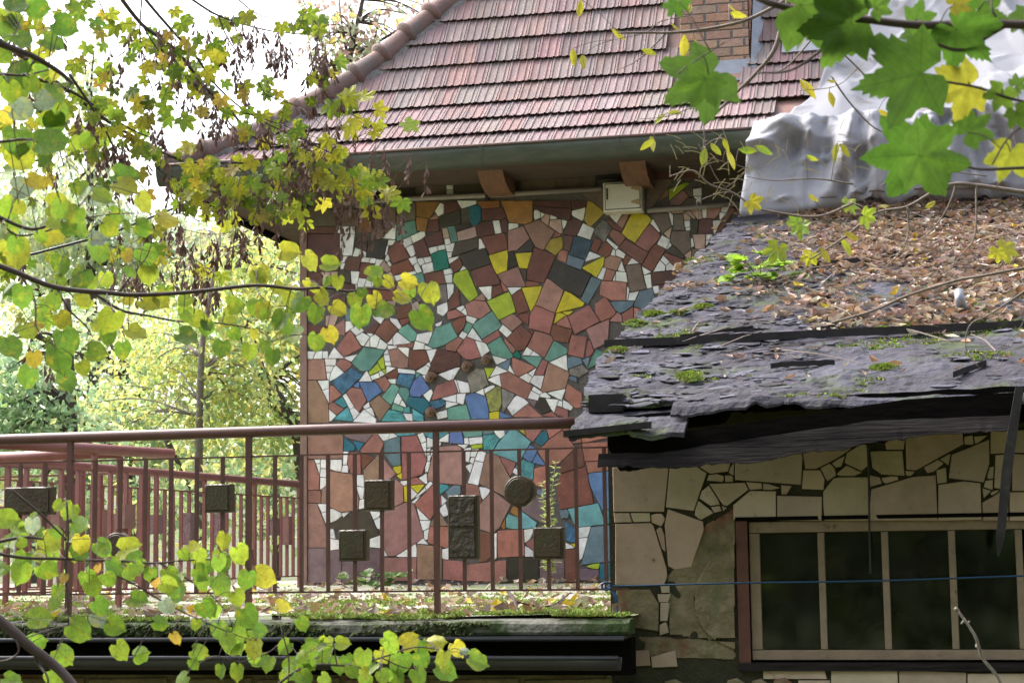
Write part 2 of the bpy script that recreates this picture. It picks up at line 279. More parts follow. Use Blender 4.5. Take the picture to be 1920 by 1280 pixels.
# ------------------------------------------------------------------ the mosaic: glazed shards read off the wall (colour letter, corner points)
MC = dict(q=(.17,.125,.095), b=(.13,.055,.042), d=(.20,.075,.05), r=(.345,.145,.118), R=(.41,.165,.122), m=(.35,.18,.15), t=(.33,.19,.135), W=(.82,.80,.78), P=(.48,.33,.27),  # r, R, m, t lightened to carry the brighter light low on the wall
          o=(.34,.155,.045), M=(.40,.28,.04), y=(.60,.50,.03), l=(.40,.50,.035), L=(.24,.24,.05), s=(.15,.32,.26), T=(.17,.41,.41), c=(.07,.28,.30), u=(.03,.15,.21), g=(.01,.17,.115),
          B=(.12,.20,.40), J=(.05,.15,.27), e=(.15,.21,.25), j=(.04,.08,.11), n=(.20,.175,.15), p=(.20,.13,.14), k=(.05,.042,.03), K=(.07,.055,.035))
MOSAIC = [(550, 380, 5.819, """q 125,60 480,110 460,255 125,260;q 480,100 715,95 710,240 480,245;b 130,265 460,265 460,320 130,330;b 125,340 500,345 500,740 300,745 130,600;W 475,265 640,265 650,335 480,320;W 510,345 670,350 640,570 540,570 515,520;o 720,150 845,200 845,300 720,300
q 850,100 1115,40 1115,240 960,385 850,390;q 1120,20 1335,20 1330,180 1240,190 1130,135;m 1130,140 1225,190 1130,225;s 1130,245 1330,195 1350,320 1150,410;W 960,385 1115,245 1110,400;o 1340,10 1590,10 1490,165 1340,145;o 1345,165 1480,180 1455,305 1350,300;W 1590,20 1640,40 1640,100 1570,140 1550,110
m 1495,170 1560,120 1570,160 1490,190;b 1470,190 1580,180 1590,290 1470,300;K 1600,160 1804,80 1804,240 1600,265;b 1650,10 1804,10 1804,70 1650,130;W 1285,370 1410,320 1420,360 1310,440;W 1190,430 1275,375 1290,450 1220,490;W 1240,490 1305,475 1310,545 1285,580;d 1035,530 1120,430 1180,440 1265,600 1080,665
b 1310,445 1425,390 1490,580 1355,605;b 1435,390 1620,310 1640,450 1480,490;P 1630,290 1690,295 1700,380 1640,390;W 1650,395 1705,395 1715,440 1660,455;s 1680,280 1755,250 1790,415 1720,430;k 670,420 810,430 800,530 670,480;k 820,430 1035,400 990,610 800,590;W 680,490 735,520 715,580 650,580;W 720,550 760,530 790,550 780,585
W 1035,415 1105,415 1090,440 1040,450;W 1010,480 1035,480 1020,560 1000,570;W 1020,575 1050,620 1030,640 1005,620;W 1040,640 1070,680 1060,695 1030,655;W 520,590 590,590 555,650 520,650;W 520,660 560,660 540,705 520,700;b 595,600 740,600 710,745 555,720;W 750,605 835,605 815,650 740,640;W 850,605 890,610 885,660 835,650
W 915,625 975,630 925,695 900,690;d 745,655 885,670 870,790 800,820 725,810;P 990,640 1050,720 1040,745 960,700;d 1070,690 1250,630 1310,740 1100,785;W 1265,610 1330,590 1340,645 1300,670;W 1360,610 1410,605 1430,660 1385,680;W 1430,605 1490,590 1500,630 1440,650;W 1485,490 1550,480 1575,515 1500,550;W 1570,475 1650,460 1655,500 1585,515
g 1510,570 1660,520 1700,710 1545,750;W 1660,470 1760,440 1730,525 1680,530;W 1680,545 1725,545 1715,595 1690,590;W 1695,610 1785,590 1750,640 1705,670;W 1395,690 1515,660 1535,745 1415,775;W 1330,700 1355,670 1390,740 1350,755;W 1210,770 1320,755 1330,770 1220,800;W 1110,800 1190,785 1200,800 1130,830
P 1005,800 1060,760 1090,820 1070,880;d 1440,775 1625,740 1655,870 1580,890 1440,840;s 1290,800 1420,765 1430,850 1390,880;W 1640,735 1710,730 1715,765 1650,780;W 1660,800 1715,790 1715,865 1670,865;P 300,760 400,760 395,820 330,800;P 405,755 485,755 485,800 410,810;K 495,755 615,755 620,870 550,860;W 630,745 715,750 690,885 640,880
W 720,830 795,835 770,900 710,905;W 805,840 855,840 855,905 790,900;b 550,880 680,900 690,960 540,960;W 670,900 690,905 690,935 672,930;b 700,950 850,940 850,1000 760,1000;d 865,960 1120,920 1110,1060 1000,1070;P 1130,920 1180,910 1180,980 1140,985;P 1020,1075 1100,1070 1090,1100;W 1680,900 1730,900 1720,1030 1695,1030
n 1580,900 1665,890 1680,1060 1640,1080 1590,950;d 1690,1060 1790,920 1800,1120 1700,1170;W 1590,1130 1660,1100 1680,1170 1640,1215 1590,1190;d 1150,1150 1280,1130 1300,1230 1250,1280 1160,1280;P 1300,1130 1360,1080 1350,1190 1310,1200;b 125,770 300,780 300,900 130,900;b 130,920 330,920 300,1080 130,1080;b 430,1000 550,1040 545,1090 450,1080;e 570,1170 680,1180 640,1280 570,1280"""),
(840, 380, 5.819, """W 105,0 300,0 300,15 200,45 130,45;u 230,45 355,50 355,200 300,250 255,220;o 320,0 560,0 560,25 380,65;b 370,70 600,50 640,140 560,190 380,200;o 580,0 920,0 920,190 850,230 660,215 640,140;b 940,40 1340,70 1330,190 1180,150 1010,90;b 930,0 1330,0 1340,60 950,25;b 1350,0 1490,0 1470,50 1360,70
W 950,100 1000,100 1005,150 965,170 950,140;W 1015,130 1045,125 1025,160;P 1050,145 1110,135 1095,240 1020,185;W 1120,145 1165,150 1165,175 1125,175;P 1120,190 1225,185 1245,310 1210,320 1110,250;W 1250,195 1300,210 1260,260;W 1360,90 1475,60 1475,150 1440,190 1375,130;M 1530,0 1640,30 1690,100 1550,240 1500,170
b 1310,190 1400,170 1470,210 1400,360 1260,340;b 1260,360 1370,370 1330,520 1260,500;W 1480,240 1585,290 1550,390 1420,340;n 1600,310 1700,210 1790,270 1710,415;j 1380,370 1570,430 1490,615 1330,560;e 1310,575 1480,630 1440,725 1300,650;R 1230,540 1310,540 1290,635 1220,610;M 1120,400 1220,370 1250,470 1170,560 1080,500
r 1145,385 1175,320 1205,350 1190,375;t 830,250 980,190 1160,320 1045,505 940,460;m 660,310 810,260 890,390 760,510 660,530;W 665,230 745,230 740,275 665,290;b 590,200 650,210 650,320 600,320;W 490,200 550,190 575,325 515,330;b 310,250 480,210 500,340 330,370;d 370,380 600,340 640,500 460,555;P 100,325 290,265 300,350 130,410
k 85,240 230,215 220,260 100,310;K 80,440 320,390 330,490 50,580;W 335,415 360,415 390,495 335,495;k 130,570 400,500 460,660 250,730 180,690;d 280,740 460,680 570,890 300,915;y 460,595 530,565 645,525 655,600 635,740 540,775;y 725,560 915,545 865,720 790,715;k 770,515 890,410 935,460 910,530;k 665,545 730,540 770,680 650,720
d 940,500 1130,570 1160,620 1050,870 900,850 860,760;m 560,780 760,700 845,910 650,915;K 800,720 860,740 850,850;d 860,860 960,870 990,900 860,905;k 1170,640 1550,780 1440,1035 1260,960 1240,900 1090,830;m 1070,845 1255,935 1170,1185 965,1110;y 1475,720 1700,605 1690,680 1620,810;e 1570,815 1665,850 1520,1105 1455,1060
W 1530,580 1560,550 1650,585 1520,615;d 1640,540 1720,430 1790,490 1750,590;d 1570,480 1600,400 1670,430 1620,540;y 810,930 1000,910 1000,980 910,1190;l 70,860 100,770 190,735 250,820 325,1000 225,1075 100,920;W 130,740 165,690 195,715;d 20,670 120,600 155,690 80,745;W 330,925 475,920 470,1050 430,1055
W 650,925 805,925 695,1005;d 490,910 570,890 605,975 480,1030;r 585,880 650,945 610,970;l 420,1075 655,970 735,1190 555,1280;d 700,1010 800,970 880,1170 760,1210;m 190,1120 290,1070 410,1080 455,1160 320,1270 220,1240;m 310,1050 390,1005 400,1065;d 0,1050 100,930 205,1090 60,1160 0,1160;r 10,1190 90,1170 180,1235 20,1275
W 100,1155 165,1135 140,1180;W 145,1185 175,1160 205,1200 185,1215;r 945,1125 1165,1215 1110,1430 875,1370 890,1210;y 1285,955 1475,1080 1440,1130 1180,1195;y 1190,1215 1270,1230 1200,1290 1165,1300;y 1265,1195 1340,1190 1310,1215;r 1540,1120 1650,1290 1380,1430 1310,1250"""),
(1120, 380, 5.819, """W 165,150 270,135 225,210;m 240,180 330,135 275,270 230,220;y 350,160 400,130 530,150 580,200 420,425 270,320;q 600,160 740,95 790,160 815,250 715,330 650,240;W 585,230 610,180 670,290 660,310;W 770,85 815,130 830,220 800,230;P 830,75 930,75 930,105 830,120;q 830,125 930,120 950,290 830,295
W 950,205 1000,205 1000,250 975,265;W 975,275 1000,270 1005,300 975,300;P 945,120 1000,150 1010,185 950,185;P 965,110 1030,100 1060,180;P 1020,100 1130,60 1140,170 1085,180;W 1150,55 1190,55 1180,150 1150,140;m 1200,50 1350,40 1340,80 1270,170 1200,165;W 1360,70 1430,55 1400,105 1350,100;W 1350,115 1395,110 1345,180
K 1030,190 1110,190 1090,330 1030,330;b 1110,190 1250,180 1260,340 1100,335;W 1260,200 1340,195 1305,280 1265,250;W 1270,300 1305,290 1290,340;P 1035,350 1180,345 1170,515 1060,490;W 1190,345 1250,345 1200,405;W 1190,415 1215,415 1195,450;W 1020,410 1055,410 1045,470 1020,480;q 810,310 1010,310 1020,515 945,570 800,430
P 735,325 810,275 790,385;r 590,250 695,360 655,430 560,540 430,430;W 700,360 790,410 750,500 650,450;W 790,430 805,455 760,505;d 310,400 560,545 480,665 235,490;d 620,450 740,510 600,745 490,680;K 820,480 870,510 940,580 900,600 770,540;d 765,550 910,610 1010,640 960,700 860,700 735,570;P 950,570 1025,530 1010,625
W 725,590 780,655 745,680 700,625;W 690,635 750,690 740,740 620,740;W 750,690 790,660 850,720 750,735;q 1030,500 1170,520 1100,610 1030,630;r 130,350 190,295 285,375 230,480;d 120,195 280,300 240,310 165,280 110,210;W 100,410 130,400 230,480 205,515;r 0,520 80,425 170,490 95,590 10,590
W 200,525 215,515 305,570 290,610 200,575;W 155,565 185,525 195,545 185,575;d 290,670 310,575 370,600 320,670;W 335,665 380,615 450,655;t 90,600 120,580 275,610 220,740 80,700;W 225,715 265,660 295,750;W 25,820 60,715 95,720 60,830;r 70,830 105,725 200,760 165,845;W 205,750 310,760 320,870 200,855
W 165,840 190,790 195,845;q 310,690 470,670 535,940 360,975;W 490,705 575,755 515,785;W 510,795 580,780 590,920 540,930;b 590,765 840,745 860,860 600,895;W 615,930 665,915 670,960 620,975;d 680,910 760,910 750,930 690,970;R 60,860 320,870 310,1065 130,1060 50,1020;W 325,935 350,960 330,1055 318,1050
W 350,985 460,965 410,1065 335,1055;e 460,960 600,940 620,1000 500,1160 390,1120;e 210,1075 410,1075 370,1130 230,1190 155,1110;R 0,1110 100,1040 205,1190 60,1280 0,1230;r 270,1220 390,1140 390,1280 280,1280;R 400,1150 490,1190 420,1270 400,1275;m 150,1280 220,1200 260,1230 270,1280;b 860,740 930,720 950,780 880,800
d 1440,60 1500,90 1300,380 1190,560 1180,520 1310,350"""),
(550, 590, 5.819, """P 375,30 465,15 430,120 375,120;b 130,100 260,160 370,140 330,180 130,180;m 440,130 560,50 560,205 500,190;W 570,90 600,75 640,145 570,195;W 630,160 700,130 755,185 690,225;b 780,190 910,80 930,110 880,200;d 895,200 1000,90 1050,65 1140,155 1030,290 920,215;W 895,25 970,30 940,85 910,60
W 1080,60 1130,70 1165,130 1145,150 1090,100;d 1160,20 1250,0 1240,90 1190,120;r 490,370 620,190 660,220 740,350 560,440;W 680,240 740,200 830,245 770,330;W 810,205 850,205 840,235;W 840,250 885,220 940,260 910,350 840,340;W 790,330 830,280 830,345;W 950,275 1025,330 1000,380 920,350
W 1035,310 1075,265 1080,315;W 1035,335 1120,340 1110,365 1040,370;W 1090,250 1120,210 1190,235 1270,295 1230,315 1095,330;s 1150,190 1230,115 1340,225 1330,270 1280,290;W 1350,235 1490,210 1470,310 1350,280;s 1560,130 1720,75 1795,230 1700,290 1520,350 1475,330;W 1575,110 1610,85 1590,130;W 1310,370 1330,290 1430,320 1420,375
W 1435,345 1505,370 1440,378;r 1140,335 1230,330 1220,350 1150,350;r 1240,340 1310,310 1295,360 1240,350;W 1150,355 1265,365 1255,460;m 1040,385 1130,370 1250,480 1235,550 1160,575 1080,560;W 1010,400 1025,385 1040,425 1010,425;W 990,440 1045,435 1055,500 1000,505;W 1000,515 1060,515 1060,550 1005,550
s 640,520 770,355 1000,385 830,600 740,610;l 930,520 985,480 995,570 960,580;l 840,620 920,540 945,600 840,650;l 980,610 1005,605 1005,645;W 400,470 455,380 535,470;W 575,470 680,445 640,500;W 130,420 230,420 210,475 130,480;W 240,425 315,415 310,475 225,475;W 325,420 360,420 360,470 325,470
t 130,495 335,490 360,705 130,705;W 355,485 445,485 440,545 355,550;W 355,560 435,560 405,625 365,625;W 365,635 400,635 385,705;r 490,540 540,490 625,530 560,610;W 405,705 430,610 465,570 540,640;J 415,735 620,590 745,660 530,860;W 725,725 805,620 855,725;B 730,740 870,735 970,830 820,940;B 690,770 725,735 720,790
W 850,680 930,645 940,680 860,700;W 940,630 970,620 985,645 950,660;W 960,665 980,650 990,670;W 1020,620 1030,570 1100,580;d 1020,660 1130,600 1140,680 1080,700;r 890,715 1000,680 1050,760 980,825;W 1045,700 1120,695 1110,750 1070,745;W 1155,590 1325,610 1325,645 1150,630;J 1130,720 1160,640 1310,660 1280,790 1150,740
d 1270,390 1440,385 1490,510 1330,610 1260,560;W 1450,390 1550,380 1490,510;b 1500,600 1580,380 1804,420 1804,560 1640,620;W 1440,540 1480,510 1480,565;W 1355,620 1420,570 1475,565 1435,655;B 1270,830 1310,730 1390,660 1480,800 1370,890 1280,880;s 1340,650 1385,650 1340,690;W 1425,660 1445,660 1445,710
r 1520,890 1600,760 1750,710 1795,840 1660,890 1540,920;W 1620,650 1660,620 1795,590 1720,705;W 1760,730 1804,740 1804,850;W 1630,910 1770,870 1775,950 1690,935;W 1680,950 1795,970 1680,1010;W 1425,880 1495,840 1510,870 1480,940;u 1260,900 1440,920 1470,990 1410,1060 1260,970;J 1500,950 1620,930 1640,970 1540,1010
W 1580,1080 1670,1055 1660,1100 1590,1115;s 990,880 1080,760 1145,820 1080,960 1000,930;s 1150,840 1180,815 1240,820 1265,880 1230,960;W 1105,930 1145,865 1180,920 1150,980;W 1165,985 1185,940 1215,1000;s 1090,1010 1100,970 1200,1010 1195,1055 1110,1040;c 970,1140 1040,1040 1180,1060 1220,1140
W 1215,1085 1295,1090 1290,1135 1230,1130;c 1305,1045 1400,1110 1400,1140 1310,1125;c 1220,1020 1250,1010 1250,1060 1220,1060;t 840,960 950,885 1065,990 1000,1080 940,1140;W 780,990 820,960 830,1010 790,1015;W 790,1030 845,1010 870,1090;W 670,1150 770,1040 885,1130 880,1160;r 590,870 640,800 730,810 790,930 715,1050
W 545,890 580,870 660,1000 620,1030;W 625,1050 660,1010 710,1060 660,1135;r 400,800 450,790 525,870 400,960;r 395,990 430,960 530,1020 470,1085;c 480,950 540,910 575,980 540,1000;c 460,1130 590,1020 635,1110 640,1140;W 395,1040 460,1100 420,1140 395,1140;W 270,720 380,715 380,800 320,815;W 335,825 380,810 385,950
t 130,720 255,725 380,960 385,1155 130,1155"""),
(840, 590, 5.819, """d 50,110 180,15 185,120 110,190 60,150;W 205,30 230,0 300,55 270,100 210,65;s 165,175 205,75 270,105 225,190;W 125,235 160,180 210,205 170,265;W 215,235 265,150 365,290;r 0,320 100,260 155,270 90,380 0,380;r 100,400 200,250 290,280 350,440 240,470 160,460;W 295,280 380,300 440,380 360,440
s 290,110 490,-30 570,130 380,250;r 385,280 530,185 560,240 430,315;m 600,60 690,0 760,10 830,70 700,180 610,110;W 570,150 600,105 695,185 660,235;d 640,260 790,110 910,220 840,350 750,380;s 435,320 570,250 705,450 670,480 490,430;r 630,275 740,380 710,400 640,320;g 715,420 745,385 790,450 780,470
d 790,0 890,0 880,110 810,80;d 880,150 930,190 905,190;r 885,330 950,180 1145,265 1050,470 900,370;W 830,430 865,360 920,390 890,440;W 905,445 935,395 985,450;s 805,450 1020,460 975,570;s 1055,480 1150,295 1300,400 1110,505;d 1120,200 1145,110 1355,165 1310,300 1150,270;r 1195,80 1280,20 1350,150 1220,110
W 1115,520 1290,440 1300,600;r 1310,440 1350,225 1520,250 1480,480;m 1500,170 1750,60 1735,290 1580,370 1550,250;r 1530,310 1570,300 1590,380 1520,460;e 1310,490 1430,460 1455,540 1320,575;e 1480,480 1530,460 1520,560;s 1520,580 1610,390 1690,430 1620,520;n 1320,590 1460,540 1520,600 1400,680 1330,660
t 1020,830 1100,530 1320,630 1270,800 1060,840;r 950,640 1030,490 1080,510 1030,660;r 700,480 940,580 780,670 710,620;W 880,640 955,590 925,665;W 800,690 860,640 915,680 890,730;W 900,730 950,660 1035,665 1010,795;W 515,470 560,470 625,495 545,530;e 555,545 690,480 650,605;W 655,605 685,550 740,655
W 465,670 530,560 645,615;l 410,600 490,600 430,685;n 220,690 320,600 400,620 440,760 260,850;W 445,715 550,660 580,780;r 570,660 660,625 920,780 860,910 590,790;W 310,850 395,820 405,890;W 390,825 490,790 490,815 400,845;L 410,850 500,790 570,790 590,930 540,1050 450,1030;n 580,800 750,880 620,1070 590,1030
W 640,985 765,895 865,970 710,1090;B 195,890 300,850 410,890 430,1115 250,1115;s 0,1020 200,980 240,1120 10,1125;y 465,1060 555,1045 555,1115 465,1115;B 570,1060 690,1110 565,1115;r 710,1105 870,980 1010,1105;p 870,920 970,940 950,990;k 960,990 1000,900 1060,910 1130,1040 1040,1075;W 930,800 950,790 1020,840 1000,860
W 870,910 920,840 995,880 980,935;W 1010,880 1060,850 1100,885 1060,905;W 1100,860 1270,815 1230,925;W 1060,915 1205,925 1160,1055;W 1210,940 1245,950 1245,995 1210,985;W 1255,950 1345,1000 1325,1030 1255,1005;r 1190,1005 1290,1040 1290,1100 1190,1070;r 1040,1095 1130,1060 1180,1110;r 1280,900 1310,780 1440,870 1440,990 1380,1000
e 1330,690 1380,670 1385,710;W 95,870 190,860 165,975 95,955;W 80,730 220,765 215,845 115,850"""),
(550, 790, 4.0, """m 85,75 350,75 375,115 370,275 85,280;W 350,75 385,75 380,95;p 395,80 610,75 545,150 400,110;W 615,70 715,70 715,130 660,130;W 725,75 775,110 720,125;c 745,75 880,70 900,95 800,105;u 385,130 455,190 440,215 380,215;u 465,160 520,170 490,210;r 520,200 620,80 670,150 640,220 520,220;e 690,150 790,120 800,320 770,340 690,230
r 810,120 930,110 1000,280 960,400 820,440 815,250;W 940,110 970,100 990,150 955,155;W 960,165 995,155 995,265;c 985,75 1185,70 1080,140 1000,110;W 1005,135 1040,130 1035,175 1005,180;W 1090,150 1170,85 1165,155;W 1075,170 1100,155 1090,195;W 1005,220 1020,215 1015,245 1003,240;W 1005,255 1025,250 1020,295 1005,290;W 1005,310 1018,305 1015,370 1005,370
W 1035,230 1050,220 1040,270;W 165,285 200,285 195,310 165,310;W 170,320 195,320 195,390;W 210,290 275,285 270,350 210,345;W 285,300 360,290 355,370 280,340;W 375,230 410,230 400,320 372,315;W 375,330 400,330 395,380 365,375;W 205,365 245,360 240,415 200,410;W 205,430 240,425 225,500 205,500;r 85,290 160,295 195,400 190,510 85,505
r 85,520 190,520 200,605 85,605;t 260,370 440,395 490,560 480,660 350,680 265,640;t 220,500 245,480 245,610 215,610;r 410,300 440,240 505,250 505,390 440,390;d 510,250 590,280 530,350;t 520,370 640,250 640,420 525,425;m 655,260 760,390 700,430 650,420;W 470,405 535,410 530,490 480,485;W 490,495 520,490 510,570 490,550
W 500,595 525,590 520,640 500,640;y 765,330 805,325 800,380 765,370;y 790,400 815,385 810,420;m 770,430 820,480 825,600 770,620;y 835,490 850,490 850,600 835,595;W 820,445 850,440 850,470 820,475;r 880,430 940,410 1000,460 885,470;W 945,425 1000,390 1005,460 960,460;y 890,485 970,475 930,525;W 885,510 920,550 885,570
W 895,590 955,545 905,610;W 930,555 985,500 990,515 945,560;W 990,490 1020,455 1030,470 1000,505;R 920,620 1040,490 1110,590 1020,720 960,680;m 1005,400 1060,180 1240,170 1275,370 1270,475 1100,460 1020,440;c 1090,470 1140,475 1160,510 1110,545;e 1150,510 1240,480 1240,530 1180,560;W 1105,550 1150,590 1110,630;W 1100,660 1130,625 1150,690 1120,700
W 930,640 1025,735 960,735;W 960,745 1020,750 1010,800 975,815;W 980,820 1010,815 1000,870 980,870;W 975,880 1000,910 950,905;m 680,690 850,610 900,620 975,860 850,960 720,1000 690,960;R 1030,790 1160,790 1160,940 1015,900;t 1040,770 1100,690 1160,780;W 770,1000 900,920 925,1000 860,1015;W 670,940 700,1000 668,1000
K 285,770 560,650 640,840 600,860 570,800 320,800;W 180,620 240,620 240,670 210,680;W 265,670 330,665 360,690 290,745 270,740;W 365,690 410,680 370,710;W 220,690 240,680 245,770;W 270,830 290,820 300,870 275,870;m 85,620 180,620 245,780 245,940 85,940;p 85,955 245,960 250,1195 85,1195;p 255,970 340,960 360,1060 360,1200 255,1200
p 365,1065 460,1065 470,1195 370,1200;p 470,960 640,960 640,1150 480,1180;W 270,880 340,890 335,960 275,960;W 590,880 650,860 645,940 590,935;W 580,685 640,690 610,730;W 610,740 645,720 645,790 620,780;m 665,1020 925,1020 925,1180 670,1180;t 930,930 1110,950 1110,1170 930,1170;r 1130,1040 1240,1050 1280,1075 1275,1180 1130,1170;W 1120,960 1160,950 1160,1030 1125,1010"""),
(840, 790, 4.0, """y 35,45 100,45 95,70 40,70;B 10,85 105,80 120,165 10,160;s 105,50 265,45 255,110 130,120;W 120,125 150,120 155,170 120,165;W 160,125 255,115 250,160 165,170;e 270,50 345,45 330,90 270,90;W 355,60 380,45 415,45 425,90 385,115;B 420,45 460,42 430,80;c 265,105 340,95 380,135 320,230 270,225;T 375,170 490,45 625,150 530,310 350,245
y 515,42 560,42 575,90;r 570,45 720,45 640,150 600,130;u 655,140 690,90 745,90 750,130 710,170;R 740,45 880,42 760,130;r 860,60 900,50 910,80;r 680,220 780,120 870,75 950,190 830,310 730,310;r 915,60 975,45 1000,150 930,155;R 985,45 1230,40 1200,110 1010,150;l 180,180 255,180 255,195 185,205;W 50,175 140,175 100,205
W 135,215 170,210 155,290 140,285;W 180,210 225,205 200,265 170,260;W 210,285 235,215 285,230 265,300;W 165,300 180,270 195,275 185,315;W 150,340 180,325 170,375;W 150,455 200,300 260,315 225,470;t 240,460 290,240 380,260 465,420 420,550;r 395,265 505,320 465,410;B 570,250 620,195 665,230 630,300;B 635,300 670,245 725,320
R 650,360 730,340 750,420 720,500 650,480;c 510,335 560,290 645,320 635,420 560,410;W 490,370 515,360 520,390;b 850,340 960,210 1000,180 1010,320 860,380;R 1010,170 1180,160 1190,290 1030,295;R 1040,305 1150,305 1230,360 1060,380;d 860,390 1030,340 1080,560 1080,610 850,650 830,480;B 1060,430 1080,390 1250,375 1250,650 1170,660 1120,560
T 905,660 1115,620 1165,770 960,790;e 850,670 895,665 890,710 860,710;c 1195,670 1250,655 1250,770 1200,765;e 670,510 720,500 720,560 680,550;p 560,660 670,550 720,580 720,750 600,690;W 235,505 305,510 270,575;r 140,470 230,490 250,590 240,600 130,540;s 0,480 90,510 50,545 0,540;m 245,800 250,610 330,530 470,640 400,780 340,830
o 480,670 500,650 545,680 540,710;T 440,780 450,700 535,730 530,800;T 560,690 650,760 640,790 560,800;o 400,770 425,740 425,800;R 370,820 560,810 570,1010 370,1020;W 340,850 365,840 355,1010 320,1055;d 245,840 325,850 320,1000 245,1060;W 575,815 630,810 600,880 580,890;r 590,920 640,880 640,960;W 580,950 630,970 630,1010 580,1010
R 145,1065 320,1070 430,1030 440,1185 150,1180;k 440,1020 620,1020 680,1040 680,1190 440,1190;p 690,1040 870,1040 870,1190 690,1190;d 880,960 960,950 985,1190 880,1190;J 890,760 950,800 960,910 900,900;W 890,920 930,940 895,955;y 930,915 960,910 960,940;W 985,795 1070,790 1050,860 985,865;W 990,880 1045,880 1000,1010 990,1030
e 1075,800 1250,780 1250,1040 1000,1070;l 1050,1085 1140,1065 1130,1105;p 990,1100 1130,1110 1130,1180 990,1175;u 1140,1080 1250,1060 1250,1190 1140,1180"""),
(600, 250, 3.84, """k 500,290 680,290 690,450 500,460;q 690,270 905,255 905,440 690,450;W 910,255 960,250 955,310 915,320;W 915,330 955,315 955,400 912,405;W 915,410 955,405 955,435 915,435;K 965,250 1140,240 1250,390 965,430;q 1450,220 1690,210 1690,380 1450,400;q 1705,205 1885,195 1885,390 1705,395;K 330,310 490,300 490,460 330,480;k 1260,400 1440,390 1440,220 1300,230;d 130,320 320,310 320,480 130,490"""),
(1050, 250, 4.8, """q 205,235 300,230 300,455 205,470;q 800,430 1000,420 960,500 850,650 800,660;r 890,605 960,530 970,545;l 985,520 1140,460 1180,470 1100,515 1000,560 990,630;m 1010,560 1130,530 1160,570 1100,630 1010,630;q 1140,520 1190,500 1190,570 1160,565;q 1150,590 1200,580 1210,640 1100,640;W 1200,520 1270,510 1265,560 1205,560;W 1210,570 1265,580 1260,630
K 1280,470 1600,440 1600,620 1285,630;b 860,210 1260,200 1250,400 870,400;K 1270,200 1700,190 1660,400 1270,430;q 210,550 400,520 390,700 260,600""")]
def hull(p):
    p = sorted(set(p))
    def half(q):
        h = []
        for a in q:
            while len(h) > 1 and (h[-1][0]-h[-2][0])*(a[1]-h[-2][1])-(h[-1][1]-h[-2][1])*(a[0]-h[-2][0]) <= 0: h.pop()
            h.append(a)
        return h
    return half(p)[:-1] + half(p[::-1])[:-1]
def area(p): return abs(sum(p[i][0]*p[(i+1) % len(p)][1]-p[(i+1) % len(p)][0]*p[i][1] for i in range(len(p))))/2
def cent(p): return sum(a[0] for a in p)/len(p), sum(a[1] for a in p)/len(p)
def clip(p, nx, ny, d):
    o = []
    for i in range(len(p)):
        a, b = p[i], p[(i+1) % len(p)]; da = a[0]*nx+a[1]*ny-d; db = b[0]*nx+b[1]*ny-d
        if da <= 0: o.append(a)
        if (da < 0 < db) or (db < 0 < da): t = da/(da-db); o.append((a[0]+(b[0]-a[0])*t, a[1]+(b[1]-a[1])*t))
    return o
def expand(p, g):
    c = cent(p); o = []; n = len(p)
    for i in range(n):
        a, b, d = p[i-1], p[i], p[(i+1) % n]
        e1 = (b[0]-a[0], b[1]-a[1]); e2 = (d[0]-b[0], d[1]-b[1]); l1 = math.hypot(*e1) or 1; l2 = math.hypot(*e2) or 1
        n1 = (e1[1]/l1, -e1[0]/l1); n2 = (e2[1]/l2, -e2[0]/l2); s = (n1[0]+n2[0], n1[1]+n2[1]); k = max(.5, 1+n1[0]*n2[0]+n1[1]*n2[1])
        o.append((b[0]+s[0]/k*g, b[1]+s[1]/k*g))
    return o
def fit_tiles(raw, gap, grow):
    """grow every shard a little and cut neighbours apart along their best separating line, so an even joint stays between them"""
    P = [(c, hull(p)) for c, p in raw]; P = [(c, p) for c, p in P if len(p) > 2 and area(p) > 12]
    E = [expand(p, grow) for c, p in P]; bb = [(min(a[0] for a in p), max(a[0] for a in p), min(a[1] for a in p), max(a[1] for a in p)) for p in E]; out = []
    dead = set()
    for i in range(len(P)):
        for j in range(i):
            ci, cj = cent(P[i][1]), cent(P[j][1])
            if math.hypot(ci[0]-cj[0], ci[1]-cj[1]) < 5 and area(P[i][1])/area(P[j][1]) < 2: dead.add(i)
    for i, (c, p) in enumerate(P):
        if i in dead: continue
        e = E[i]
        for j, (c2, q) in enumerate(P):
            if j == i or j in dead or bb[i][0] > bb[j][1] or bb[j][0] > bb[i][1] or bb[i][2] > bb[j][3] or bb[j][2] > bb[i][3]: continue
            best = None
            for r, sg in ((p, 1), (q, -1)):
                for k in range(len(r)):
                    a, b = r[k], r[(k+1) % len(r)]; l = math.hypot(b[0]-a[0], b[1]-a[1])
                    if l < 1e-6: continue
                    nx, ny = (b[1]-a[1])/l*sg, -(b[0]-a[0])/l*sg
                    mi = max(v[0]*nx+v[1]*ny for v in p); mj = min(v[0]*nx+v[1]*ny for v in q)
                    if best is None or mj-mi > best[0]: best = (mj-mi, nx, ny, (mi+mj)/2)
            s, nx, ny, d = best
            e2 = clip(e, nx, ny, d-gap/2)
            if len(e2) > 2 and area(e2) > 8: e = e2
        e = hull(e)
        if len(e) > 2 and area(e) > 10: out.append((c, e))
    return out
def parse(src):
    o = []
    for ox, oy, s, txt in src:
        for w in txt.replace('\n', ';').split(';'):
            a = w.split()
            if len(a) > 3: o.append((a[0], [(ox+float(x)/s, oy+float(y)/s) for x, y in (q.split(',') for q in a[1:])]))
    return o
